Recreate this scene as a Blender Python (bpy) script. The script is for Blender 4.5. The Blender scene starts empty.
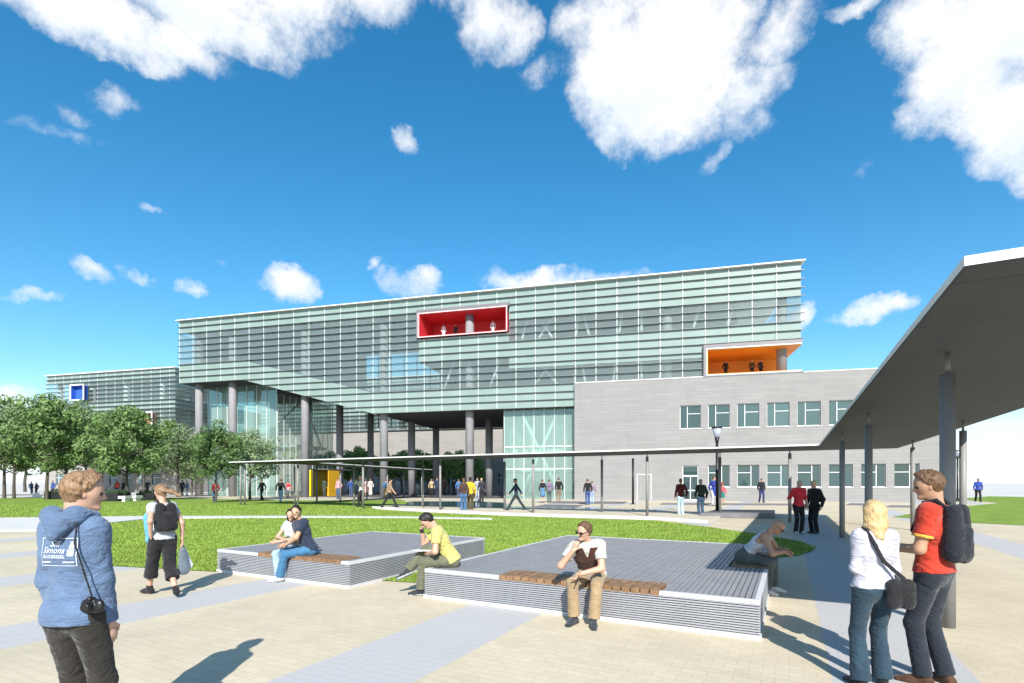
import bpy, bmesh, math, random
import numpy as np
from mathutils import Vector, Matrix
random.seed(7); rng = np.random.default_rng(7)
S = bpy.context.scene
C = S.collection
PI = math.pi
F_PX, HC, HY = 522.0, 1.65, 483.0          # focal length in pixels, eye height, horizon row

def G(x, y, z=0.0):                         # ground point seen at a pixel of the photograph
    Y = F_PX * (HC - z) / (y - HY)
    return ((x - 512.0) * Y / F_PX, Y)

# ------------------------------------------------------------------ camera / render
cam = bpy.data.cameras.new('camera'); co = bpy.data.objects.new('camera', cam); C.objects.link(co)
co.location = (0, 0, HC); co.rotation_euler = (PI/2, 0, 0)
cam.sensor_width = 36; cam.lens = F_PX/1024*36
cam.shift_y = (HY - 341.5)/1024.0
cam.clip_start = 0.05; cam.clip_end = 6000
S.camera = co
S.view_settings.view_transform = 'Standard'; S.view_settings.look = 'None'
S.view_settings.gamma = 1; S.view_settings.use_curve_mapping = False
S.view_settings.exposure = 0.85
S.cycles.max_bounces = 7; S.cycles.transparent_max_bounces = 24
S.cycles.sample_clamp_indirect = 6
S.cycles.use_denoising = True

# ------------------------------------------------------------------ materials
def nt(m):
    m.use_nodes = True
    t = m.node_tree
    return t, t.nodes, t.links
def rgba(c): return (c[0], c[1], c[2], 1)
MATS = {}
def pm(name, col, rough=.6, metal=0, var=.12, vs=4, bump=0, bs=30, spec=.4, coords='Object', trans=0):
    if name in MATS: return MATS[name]
    m = bpy.data.materials.new(name); MATS[name] = m
    t, N, L = nt(m)
    b = N['Principled BSDF']
    b.inputs['Roughness'].default_value = rough; b.inputs['Metallic'].default_value = metal
    b.inputs['Specular IOR Level'].default_value = spec
    tc = N.new('ShaderNodeTexCoord')
    n1 = N.new('ShaderNodeTexNoise'); n1.inputs['Scale'].default_value = vs; n1.inputs['Detail'].default_value = 6
    L.new(tc.outputs[coords], n1.inputs['Vector'])
    mr = N.new('ShaderNodeMapRange'); mr.inputs['From Min'].default_value = .3; mr.inputs['From Max'].default_value = .7
    mr.inputs['To Min'].default_value = 1-var; mr.inputs['To Max'].default_value = 1+var
    L.new(n1.outputs['Fac'], mr.inputs['Value'])
    vm = N.new('ShaderNodeVectorMath'); vm.operation = 'SCALE'; vm.inputs[0].default_value = col
    L.new(mr.outputs['Result'], vm.inputs['Scale'])
    L.new(vm.outputs['Vector'], b.inputs['Base Color'])
    if bump:
        n2 = N.new('ShaderNodeTexNoise'); n2.inputs['Scale'].default_value = bs; n2.inputs['Detail'].default_value = 4
        L.new(tc.outputs[coords], n2.inputs['Vector'])
        bp = N.new('ShaderNodeBump'); bp.inputs['Strength'].default_value = bump; bp.inputs['Distance'].default_value = .02
        L.new(n2.outputs['Fac'], bp.inputs['Height']); L.new(bp.outputs['Normal'], b.inputs['Normal'])
    return m

def glass_mat(name, tint, refl=.18, rough=.02, body=0.0, bodycol=(.5,.7,.65)):
    """thin pane: tinted see-through, some mirror, a little milky body"""
    m = bpy.data.materials.new(name); MATS[name] = m
    t, N, L = nt(m)
    N.remove(N['Principled BSDF']); out = N['Material Output']
    tr = N.new('ShaderNodeBsdfTransparent'); tr.inputs['Color'].default_value = rgba(tint)
    gl = N.new('ShaderNodeBsdfGlossy'); gl.inputs['Roughness'].default_value = rough; gl.inputs['Color'].default_value = (.9,1,.97,1)
    df = N.new('ShaderNodeBsdfDiffuse'); df.inputs['Color'].default_value = rgba(bodycol)
    m1 = N.new('ShaderNodeMixShader'); m1.inputs['Fac'].default_value = body
    L.new(tr.outputs[0], m1.inputs[1]); L.new(df.outputs[0], m1.inputs[2])
    lw = N.new('ShaderNodeLayerWeight'); lw.inputs['Blend'].default_value = .35
    mr = N.new('ShaderNodeMapRange'); mr.inputs['To Min'].default_value = refl*.5; mr.inputs['To Max'].default_value = min(1, refl*3)
    L.new(lw.outputs['Facing'], mr.inputs['Value'])
    if body > .3:
        oi = N.new('ShaderNodeObjectInfo'); rr_ = N.new('ShaderNodeMapRange'); rr_.inputs['To Min'].default_value = body*.55; rr_.inputs['To Max'].default_value = min(1, body*1.55); L.new(oi.outputs['Random'], rr_.inputs['Value']); L.new(rr_.outputs[0], m1.inputs['Fac'])
    m2 = N.new('ShaderNodeMixShader'); L.new(mr.outputs['Result'], m2.inputs['Fac'])
    L.new(m1.outputs[0], m2.inputs[1]); L.new(gl.outputs[0], m2.inputs[2])
    L.new(m2.outputs[0], out.inputs['Surface'])
    return m

def brick_mat(name, c1, c2, mortar, w, h, msize=.01, rough=.75, plane='xz', var=.08, bump=.15, offset=.5, off2=None):
    m = bpy.data.materials.new(name); MATS[name] = m
    t, N, L = nt(m); b = N['Principled BSDF']; b.inputs['Roughness'].default_value = rough
    b.inputs['Specular IOR Level'].default_value = .3
    tc = N.new('ShaderNodeTexCoord'); sp = N.new('ShaderNodeSeparateXYZ'); L.new(tc.outputs['Object'], sp.inputs[0])
    cb = N.new('ShaderNodeCombineXYZ')
    if plane == 'xz':
        ad = N.new('ShaderNodeMath'); ad.operation = 'ADD'; L.new(sp.outputs['X'], ad.inputs[0]); L.new(sp.outputs['Y'], ad.inputs[1])
        L.new(ad.outputs[0], cb.inputs[0]); L.new(sp.outputs['Z'], cb.inputs[1])
    else:
        L.new(sp.outputs['X'], cb.inputs[0]); L.new(sp.outputs['Y'], cb.inputs[1])
    br = N.new('ShaderNodeTexBrick'); br.offset = offset
    br.inputs['Color1'].default_value = rgba(c1); br.inputs['Color2'].default_value = rgba(c2); br.inputs['Mortar'].default_value = rgba(mortar)
    br.inputs['Scale'].default_value = 1; br.inputs['Brick Width'].default_value = w; br.inputs['Row Height'].default_value = h
    br.inputs['Mortar Size'].default_value = msize; br.inputs['Mortar Smooth'].default_value = .3
    L.new(cb.outputs[0], br.inputs['Vector'])
    n1 = N.new('ShaderNodeTexNoise'); n1.inputs['Scale'].default_value = .6; n1.inputs['Detail'].default_value = 12; n1.inputs['Roughness'].default_value = .68; L.new(tc.outputs['Object'], n1.inputs['Vector'])
    mr = N.new('ShaderNodeMapRange'); mr.inputs['From Min'].default_value = .3; mr.inputs['From Max'].default_value = .7
    mr.inputs['To Min'].default_value = 1-var; mr.inputs['To Max'].default_value = 1+var; L.new(n1.outputs['Fac'], mr.inputs['Value'])
    vm = N.new('ShaderNodeVectorMath'); vm.operation = 'SCALE'; L.new(br.outputs['Color'], vm.inputs[0]); L.new(mr.outputs['Result'], vm.inputs['Scale'])
    L.new(vm.outputs['Vector'], b.inputs['Base Color'])
    if bump:
        bp = N.new('ShaderNodeBump'); bp.inputs['Strength'].default_value = bump; bp.inputs['Distance'].default_value = .01; bp.invert = True
        L.new(br.outputs['Fac'], bp.inputs['Height']); L.new(bp.outputs['Normal'], b.inputs['Normal'])
    return m, N, L, b, vm, sp

# ------------------------------------------------------------------ object helpers
def link(name, me, parent=None, loc=None, rotz=None):
    o = bpy.data.objects.new(name, me); C.objects.link(o)
    if parent is not None: o.parent = parent
    if loc is not None: o.location = loc
    if rotz is not None: o.rotation_euler = (0, 0, rotz)
    return o
def obj(name, bm, m, parent=None, loc=None, rotz=None, smooth=False):
    me = bpy.data.meshes.new(name); bm.normal_update(); bm.to_mesh(me); bm.free()
    for mm in (m if isinstance(m, (list, tuple)) else [m]): me.materials.append(mm)
    if smooth:
        for p in me.polygons: p.use_smooth = True
    return link(name, me, parent, loc, rotz)
def tag(o, label=None, cat=None, group=None, kind=None):
    if label: o['label'] = label
    if cat: o['category'] = cat
    if group: o['group'] = group
    if kind: o['kind'] = kind
    return o
def thing(name, label, cat, loc=(0,0,0), rotz=0, group=None):
    o = link(name, None, None, loc, rotz); o.empty_display_size = .1
    return tag(o, label, cat, group)
def dup(root, loc, rotz, label, group=None, scale=None):
    r = root.copy(); C.objects.link(r); r.location = loc; r.rotation_euler = (0, 0, rotz); r['label'] = label
    if group: r['group'] = group
    if scale is not None: r.scale = scale
    for ch in list(root.children):
        c = ch.copy(); C.objects.link(c); c.parent = r
        for g in ch.children:
            d = g.copy(); C.objects.link(d); d.parent = c
    return r
BM = bmesh.new
def box(bm, x0, x1, y0, y1, z0, z1):
    vs = [bm.verts.new(p) for p in ((x0,y0,z0),(x1,y0,z0),(x1,y1,z0),(x0,y1,z0),(x0,y0,z1),(x1,y0,z1),(x1,y1,z1),(x0,y1,z1))]
    for f in ((0,3,2,1),(4,5,6,7),(0,1,5,4),(1,2,6,5),(2,3,7,6),(3,0,4,7)): bm.faces.new([vs[i] for i in f])
    return bm
def B(*a): return box(BM(), *a)
def prism(bm, pts, z0, z1):                       # polygon (ccw) in xy extruded in z
    a = [bm.verts.new((p[0], p[1], z0)) for p in pts]; b = [bm.verts.new((p[0], p[1], z1)) for p in pts]
    n = len(pts); bm.faces.new(a[::-1]); bm.faces.new(b)
    for i in range(n): bm.faces.new((a[i], a[(i+1)%n], b[(i+1)%n], b[i]))
    return bm
def prism_y(bm, pts, y0, y1):                     # polygon in xz (ccw seen from -y) extruded in y
    a = [bm.verts.new((p[0], y0, p[1])) for p in pts]; b = [bm.verts.new((p[0], y1, p[1])) for p in pts]
    n = len(pts); bm.faces.new(a); bm.faces.new(b[::-1])
    for i in range(n): bm.faces.new((a[(i+1)%n], a[i], b[i], b[(i+1)%n]))
    return bm
def cyl(bm, a, b, ra, rb=None, n=16, caps=True):
    rb = ra if rb is None else rb
    a, b = Vector(a), Vector(b); d = (b-a).normalized()
    x = d.orthogonal().normalized(); y = d.cross(x)
    A = [bm.verts.new(a + (x*math.cos(2*PI*i/n) + y*math.sin(2*PI*i/n))*ra) for i in range(n)]
    Bv = [bm.verts.new(b + (x*math.cos(2*PI*i/n) + y*math.sin(2*PI*i/n))*rb) for i in range(n)]
    for i in range(n):
        f = bm.faces.new((A[i], A[(i+1)%n], Bv[(i+1)%n], Bv[i])); f.smooth = True
    if caps: bm.faces.new(A[::-1]); bm.faces.new(Bv)
    return bm
def tube(bm, pts, r, n=8):
    for i in range(len(pts)-1): cyl(bm, pts[i], pts[i+1], r, r, n)
    return bm
def sheet(name, pts, z, m, kind='structure', label=None):
    bm = BM(); vs = [bm.verts.new((p[0], p[1], z)) for p in pts]; f = bm.faces.new(vs)
    bm.normal_update()
    if f.normal.z < 0: f.normal_flip()
    bmesh.ops.triangulate(bm, faces=bm.faces[:])
    o = obj(name, bm, m); tag(o, label, None, None, kind); return o

#@@SECTION sky
# ------------------------------------------------------------------ sun + sky with clouds
SUN_H = Vector((.08, -.997, 0)).normalized(); EL = math.radians(35)
sun_vec = SUN_H*math.cos(EL) + Vector((0,0,1))*math.sin(EL)
sl = bpy.data.lights.new('sun', 'SUN'); sl.energy = 4.6; sl.angle = math.radians(.55); sl.color = (1.0, .955, .88)
so = bpy.data.objects.new('sun', sl); C.objects.link(so); so.rotation_euler = sun_vec.to_track_quat('Z', 'Y').to_euler()

W = bpy.data.worlds.new('World'); S.world = W; W.use_nodes = True
WT = W.node_tree; N = WT.nodes; L = WT.links
bg = N['Background']; bg.inputs['Strength'].default_value = .1
sky = N.new('ShaderNodeTexSky'); sky.sky_type = 'NISHITA'; sky.sun_disc = False
sky.sun_elevation = EL; sky.sun_rotation = math.atan2(SUN_H.x, SUN_H.y)
sky.air_density = 1.0; sky.dust_density = .6; sky.ozone_density = 2.0
hs = N.new('ShaderNodeHueSaturation'); hs.inputs['Saturation'].default_value = 1.38; hs.inputs['Value'].default_value = 1.13; hs.inputs['Hue'].default_value = .489
L.new(sky.outputs[0], hs.inputs['Color'])
tc = N.new('ShaderNodeTexCoord')
def M_(op, a, b=None, c=None):
    n = N.new('ShaderNodeMath'); n.operation = op
    for i, v in enumerate((a, b, c)):
        if v is None: continue
        if isinstance(v, (int, float)): n.inputs[i].default_value = v
        else: L.new(v, n.inputs[i])
    return n.outputs[0]
def dot_(vec):
    n = N.new('ShaderNodeVectorMath'); n.operation = 'DOT_PRODUCT'; n.inputs[1].default_value = vec
    L.new(DIR, n.inputs[0]); return n.outputs['Value']
nrm = N.new('ShaderNodeVectorMath'); nrm.operation = 'NORMALIZE'; L.new(tc.outputs['Generated'], nrm.inputs[0]); DIR = nrm.outputs[0]
sepd = N.new('ShaderNodeSeparateXYZ'); L.new(DIR, sepd.inputs[0])
# each cloud: centre direction given by bearing/elevation of the place it hangs, size in radians, tilt
def pxdir(x, y): return Vector(((x-512)/F_PX, 1, (HY-y)/F_PX)).normalized()
CL = [  # x, y, half width, half height, tilt(deg), weight
 (60,0,135,42,4,1.0),(190,8,122,44,0,1.0),(300,-2,90,42,-6,.9),(375,-8,60,35,-30,.75),(180,48,60,22,0,.75),(130,-60,260,60,0,1.0),
 (500,22,58,48,15,.85),(470,-12,55,22,0,.7),(545,75,40,18,-25,.42),
 (615,75,62,62,0,1.1),(680,50,95,72,8,1.15),(655,115,82,48,10,1.0),(735,92,60,40,0,.85),(770,45,65,30,-35,.68),(600,20,55,40,0,.8),(690,-20,95,40,0,.9),(735,128,46,22,10,.5),
 (860,2,40,17,0,.75),(965,55,62,95,-12,1.1),(1000,120,52,70,-20,1.05),(925,20,55,45,0,.85),(1010,20,90,80,0,1.1),(1060,110,60,100,0,1.0),(930,100,36,30,-30,.5),
 (112,97,32,15,-20,.42),(72,108,26,13,0,.28),(404,140,17,18,-45,.55),(35,292,38,9,-4,.50),(100,275,24,12,20,.42),(143,277,20,10,15,.42),(190,290,17,9,10,.55),
 (288,283,40,28,8,.85),(275,275,26,16,0,.6),(372,264,13,8,-35,.45),(405,282,42,18,6,.55),(425,278,24,12,0,.5),(535,283,68,20,2,.85),(600,282,70,12,0,.5),(805,312,16,16,0,.6),(795,320,20,16,0,.5),
 (872,312,42,17,0,.85),(868,306,26,14,0,.6),(147,205,14,6,0,.3),(870,160,16,9,-30,.25),(720,158,22,10,-30,.35),
 (10,395,60,14,0,.6),(60,130,60,12,-15,.22),(215,262,10,6,0,.22),(1000,455,75,24,0,.42),(990,430,60,12,0,.36)]
# warp the direction a little so that edges billow
nw = N.new('ShaderNodeTexNoise'); nw.inputs['Scale'].default_value = 9; nw.inputs['Detail'].default_value = 7; nw.inputs['Roughness'].default_value = .62
L.new(DIR, nw.inputs['Vector'])
wv = N.new('ShaderNodeVectorMath'); wv.operation = 'MULTIPLY_ADD'; L.new(nw.outputs['Color'], wv.inputs[0])
wv.inputs[1].default_value = (.085,.085,.085); wv.inputs[2].default_value = (-.0425,-.0425,-.0425)
wa = N.new('ShaderNodeVectorMath'); wa.operation = 'ADD'; L.new(DIR, wa.inputs[0]); L.new(wv.outputs[0], wa.inputs[1])
RAW = DIR; DIR = wa.outputs[0]
acc = None; low = None
for (x, y, hw, hh, tilt, wt) in CL:
    c = pxdir(x, y); r = c.cross(Vector((0,0,1))).normalized(); u = r.cross(c).normalized()
    t = math.radians(-tilt); r2 = r*math.cos(t)+u*math.sin(t); u2 = u*math.cos(t)-r*math.sin(t)
    k = F_PX/ (1.0/ pxdir(x,y).y)            # pixels per radian near this bearing
    k = F_PX/pxdir(x,y).y
    a, b = hw/k*.92, hh/k*.88
    d1 = dot_(r2/a); d2 = dot_(u2/b)
    q = M_('ADD', M_('MULTIPLY', d1, d1), M_('MULTIPLY', d2, d2))
    # the c.d offset is nil because r2,u2 are square to c
    g = M_('MULTIPLY', M_('SUBTRACT', 1.0, q), wt)
    front = M_('GREATER_THAN', dot_(c), 0.2)
    g = M_('MULTIPLY', M_('MAXIMUM', g, 0.0), front)
    s = M_('MULTIPLY', g, d2)
    acc = g if acc is None else M_('MAXIMUM', acc, g)
    low = s if low is None else M_('ADD', low, s)
DIR = RAW
nz = N.new('ShaderNodeTexNoise'); nz.inputs['Scale'].default_value = 17; nz.inputs['Detail'].default_value = 9; nz.inputs['Roughness'].default_value = .70
L.new(DIR, nz.inputs['Vector'])
dens = M_('ADD', acc, M_('MULTIPLY', M_('SUBTRACT', nz.outputs['Fac'], .5), 1.7))
present = M_('GREATER_THAN', acc, .001)
ss = N.new('ShaderNodeMapRange'); ss.interpolation_type = 'SMOOTHSTEP'
ss.inputs['From Min'].default_value = -.02; ss.inputs['From Max'].default_value = .98
L.new(dens, ss.inputs['Value'])
edge = N.new('ShaderNodeMapRange'); edge.interpolation_type = 'SMOOTHSTEP'; edge.inputs['From Min'].default_value = 0; edge.inputs['From Max'].default_value = .22
L.new(acc, edge.inputs['Value'])
mask = M_('MULTIPLY', ss.outputs[0], edge.outputs[0])
# cloud colour: white, a little blue-grey in the thin bellies
cm = N.new('ShaderNodeMix'); cm.data_type = 'RGBA'
CW = 6.3
cm.inputs[6].default_value = (CW*.74, CW*.84, CW*.95, 1); cm.inputs[7].default_value = (CW, CW, CW*1.0, 1)
sh = N.new('ShaderNodeMapRange'); sh.inputs['From Min'].default_value = -.55; sh.inputs['From Max'].default_value = .1
L.new(low, sh.inputs['Value'])
n3 = N.new('ShaderNodeTexNoise'); n3.inputs['Scale'].default_value = 7; n3.inputs['Detail'].default_value = 6; L.new(DIR, n3.inputs['Vector'])
L.new(M_('MINIMUM', M_('ADD', M_('MULTIPLY', sh.outputs[0], .75), M_('MULTIPLY', n3.outputs['Fac'], .5)), 1.0), cm.inputs[0])
# pale band of far air low over the ground
hz = N.new('ShaderNodeMapRange'); hz.interpolation_type = 'SMOOTHSTEP'; hz.inputs['From Min'].default_value = .165; hz.inputs['From Max'].default_value = -.01
hz.inputs['To Max'].default_value = .93
L.new(sepd.outputs['Z'], hz.inputs['Value'])
mh = N.new('ShaderNodeMix'); mh.data_type = 'RGBA'; mh.inputs[7].default_value = (5.6, 6.1, 6.5, 1)
L.new(hz.outputs[0], mh.inputs[0]); L.new(hs.outputs[0], mh.inputs[6])
mx = N.new('ShaderNodeMix'); mx.data_type = 'RGBA'
L.new(mask, mx.inputs[0]); L.new(mh.outputs[2], mx.inputs[6]); L.new(cm.outputs[2], mx.inputs[7])
L.new(mx.outputs[2], bg.inputs['Color'])

#@@SECTION ground
# ------------------------------------------------------------------ ground
AB = math.atan2(-.469, .883)                   # paving / bench / walkway grid
AX, AY = Vector((.883, -.469, 0)), Vector((.469, .883, 0))
def A2(p, s, z=0): v = AX*p + AY*s; return Vector((v.x, v.y, z))
def toA(x, y): return (x*.883 - y*.469, x*.469 + y*.883)
ground_m = pm('pale_concrete', (.50, .48, .44), .85, 0, .10, .15, .1, 3)
g = obj('ground', box(BM(), -2500, 2500, -400, 4000, -1, -.012), ground_m); tag(g, None, None, None, 'structure')

pav_m, N_, L_, b_, vm_, sp_ = brick_mat('brick_paving', (.505,.442,.325), (.470,.410,.298), (.425,.368,.265), .21, .105, .006, .8, 'xy', .13, .12)
def M2(op, a, b=None, c=None):
    n = N_.new('ShaderNodeMath'); n.operation = op
    for i, v in enumerate((a, b, c)):
        if v is None: continue
        if isinstance(v, (int, float)): n.inputs[i].default_value = v
        else: L_.new(v, n.inputs[i])
    return n.outputs[0]
wr = M2('WRAP', M2('SUBTRACT', sp_.outputs['X'], .32), 4.15, 0.0)
mk = M2('LESS_THAN', wr, 1.08)
nn = N_.new('ShaderNodeTexNoise'); nn.inputs['Scale'].default_value = 60; nn.inputs['Detail'].default_value = 3
tcn = [n for n in N_ if n.bl_idname == 'ShaderNodeTexCoord'][0]; L_.new(tcn.outputs['Object'], nn.inputs['Vector'])
n5 = N_.new('ShaderNodeTexNoise'); n5.inputs['Scale'].default_value = 1.3; n5.inputs['Detail'].default_value = 5; L_.new(tcn.outputs['Object'], n5.inputs['Vector'])
st = N_.new('ShaderNodeMix'); st.data_type = 'RGBA'; st.inputs[6].default_value = (.350,.345,.340,1); st.inputs[7].default_value = (.455,.45,.445,1)
L_.new(M2('ADD', M2('MULTIPLY', nn.outputs['Fac'], .55), M2('MULTIPLY', n5.outputs['Fac'], .45)), st.inputs[0])
mx2 = N_.new('ShaderNodeMix'); mx2.data_type = 'RGBA'; L_.new(mk, mx2.inputs[0]); L_.new(vm_.outputs[0], mx2.inputs[6]); brn = [n for n in N_ if n.bl_idname == 'ShaderNodeTexBrick'][0]
jt = N_.new('ShaderNodeVectorMath'); jt.operation = 'SCALE'; L_.new(st.outputs[2], jt.inputs[0]); L_.new(M2('SUBTRACT', 1.0, M2('MULTIPLY', brn.outputs['Fac'], .12)), jt.inputs['Scale'])
L_.new(jt.outputs[0], mx2.inputs[7])
L_.new(mx2.outputs[2], b_.inputs['Base Color'])
pv = obj('paving', B(-70, 70, -30, 62, -.011, 0), pav_m, None, (0,0,0), AB); tag(pv, None, None, None, 'structure')

# lawns
lawn_m = pm('lawn_turf', (.170,.250,.042), .9, 0, .22, .9, .6, 25, .1)
LAWN = [G(*p) for p in ((-420,517),(-100,518),(0,519),(92,525.5),(104,545),(109,566),(215,572),(390,581.5),(424,583.5),(600,570),(770,558.5),(796,556),(811,552),(816,547.5),(800,542),(760,535),(710,527.5),(655,520.8),(560,518),(500,516),(430,513),(380,510),(372,508),(420,506),(400,499.5),(345,500.5),(300,500.5),(240,499.5),(200,498.5),(100,497.5),(0,498),(-200,498),(-420,499))]
sheet('lawn', LAWN, .012, lawn_m)
LAWN2 = [G(*p) for p in ((893,517),(930,520),(968,522.8),(1024,525.5),(1150,529),(1300,520),(1250,499),(1100,497.5),(1024,497),(990,496.3),(955,499),(1000,503),(938,509))]
sheet('lawn', LAWN2, .012, lawn_m)
conc_m = pm('path_concrete', (.50,.50,.48), .8, 0, .06, 1.5, .1, 20)
beige_m = pm('walkway_concrete', (.47,.43,.34), .8, 0, .06, 1.5, .1, 20)
white_m = pm('white_kerb', (.68,.68,.66), .6, 0, .05, 2)
dark_m = pm('dark_gap', (.06,.06,.06), .8, 0, .2, 2)
PATH = [G(*p) for p in ((-420,533.5),(-60,532.5),(40,531),(88,526),(150,519.3),(290,518.0),(400,518.4),(492,520.0),(492,518.9),(400,517.3),(290,516.6),(150,516.9),(0,518.6),(-420,517.5))]
bm = BM(); prism(bm, PATH, -.01, .05); bmesh.ops.recalc_face_normals(bm, faces=bm.faces); o = obj('path', bm, conc_m); tag(o, None, None, None, 'structure')
WALK_F = [(372,508.2),(400,510.0),(430,511.6),(500,515.0),(580,517.4),(655,519.6),(708,523.2)]
WALK_B = [(722,517.5),(655,511.5),(580,510.5),(500,508.8),(430,506.8),(400,505.5)]
bm = BM(); prism(bm, [G(*p) for p in WALK_F+WALK_B], -.01, .09); bmesh.ops.recalc_face_normals(bm, faces=bm.faces)
o = obj('walkway', bm, beige_m); tag(o, None, None, None, 'structure')
bm = BM(); wf = [G(*p) for p in WALK_F]; wb = [(p[0]*1.008, p[1]*1.008) for p in wf]
wf0 = [(p[0]*.9985, p[1]*.9985) for p in wf]
prism(bm, wf0 + wb[::-1], -.005, .115); bmesh.ops.recalc_face_normals(bm, faces=bm.faces); o = obj('walkway_kerb', bm, white_m); tag(o, None, None, None, 'structure')

undm = pm('bounce_cut_dark', (.10,.095,.095), .7, 0, .15, .6, .1, 8)  # dark floor sheet, added to cut light bounced up below the building
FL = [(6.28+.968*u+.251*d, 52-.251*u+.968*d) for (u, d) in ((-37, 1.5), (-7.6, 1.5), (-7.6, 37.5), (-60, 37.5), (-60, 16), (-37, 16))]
sheet('bounce_cut_floor', FL, .016, undm)
# reflecting pool
wat = bpy.data.materials.new('pool_water'); t_, NN, LL = nt(wat); bb = NN['Principled BSDF']
bb.inputs['Base Color'].default_value = (.05,.13,.12,1); bb.inputs['Roughness'].default_value = .08; bb.inputs['Specular IOR Level'].default_value = .6
wn = NN.new('ShaderNodeTexNoise'); wn.inputs['Scale'].default_value = 4; wn.inputs['Detail'].default_value = 5
wtc = NN.new('ShaderNodeTexCoord'); LL.new(wtc.outputs['Object'], wn.inputs['Vector'])
wb_ = NN.new('ShaderNodeBump'); wb_.inputs['Strength'].default_value = .25; LL.new(wn.outputs['Fac'], wb_.inputs['Height']); LL.new(wb_.outputs['Normal'], bb.inputs['Normal'])
POOL = [G(*p) for p in ((404,505.2),(430,506.5),(500,508.5),(570,509.8),(655,511.2),(690,513),(690,512),(655,509.5),(590,507.8),(510,506.3),(505,502.8),(470,501.5),(410,501.5))]
o = sheet('water', POOL, .02, wat)

# grass blades: short turf standing on the near lawn
def inside(poly, x, y):
    x = np.asarray(x); y = np.asarray(y); r = np.zeros(x.shape, bool); n = len(poly)
    for i in range(n):
        x0, y0 = poly[i]; x1, y1 = poly[(i+1) % n]
        if y0 == y1: continue
        c = ((y0 > y) != (y1 > y)) & (x < (x1-x0)*(y-y0)/(y1-y0)+x0); r ^= c
    return r
def blades(name, poly, n, ymax, seed, label):
    r = np.random.default_rng(seed)
    Y = 1.0/r.uniform(1/ymax, 1/8.2, n*3); X = r.uniform(-1.15, 1.15, n*3)*Y
    k = inside(poly, X, Y) & ~inside(PATH, X, Y); p = X*.883-Y*.469; s = X*.469+Y*.883
    k &= ~((p > -4.66) & (p < -.24) & (s > 6.0) & (s < 11.55)) & ~((p > -9.42) & (p < -6.03) & (s > 5.95) & (s < 10.15))
    X, Y = X[k][:n], Y[k][:n]; n = len(X)
    a = r.uniform(0, 2*PI, n); h = r.uniform(.015, .042, n)*(1+Y/50); w = .005 + Y*.0005; ln = r.normal(0, .016, (n, 2))
    v = np.zeros((n, 3, 3)); v[:, 0, 0] = X-np.cos(a)*w; v[:, 0, 1] = Y-np.sin(a)*w; v[:, 1, 0] = X+np.cos(a)*w; v[:, 1, 1] = Y+np.sin(a)*w
    v[:, 2, 0] = X+ln[:, 0]; v[:, 2, 1] = Y+ln[:, 1]; v[:, 2, 2] = h; v[:, :, 2] += .012
    me = bpy.data.meshes.new(name); me.from_pydata(v.reshape(-1, 3).tolist(), [], np.arange(n*3).reshape(n, 3).tolist())
    me.materials.append(grass_m); o = link(name, me); tag(o, label, 'grass', None, 'stuff')
grass_m = pm('grass_blade', (.190,.272,.046), .7, 0, .24, 1.6, 0, 1, .2)
blades('grass', LAWN, 130000, 40, 3, 'short bright green turf of the big lawn')

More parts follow.
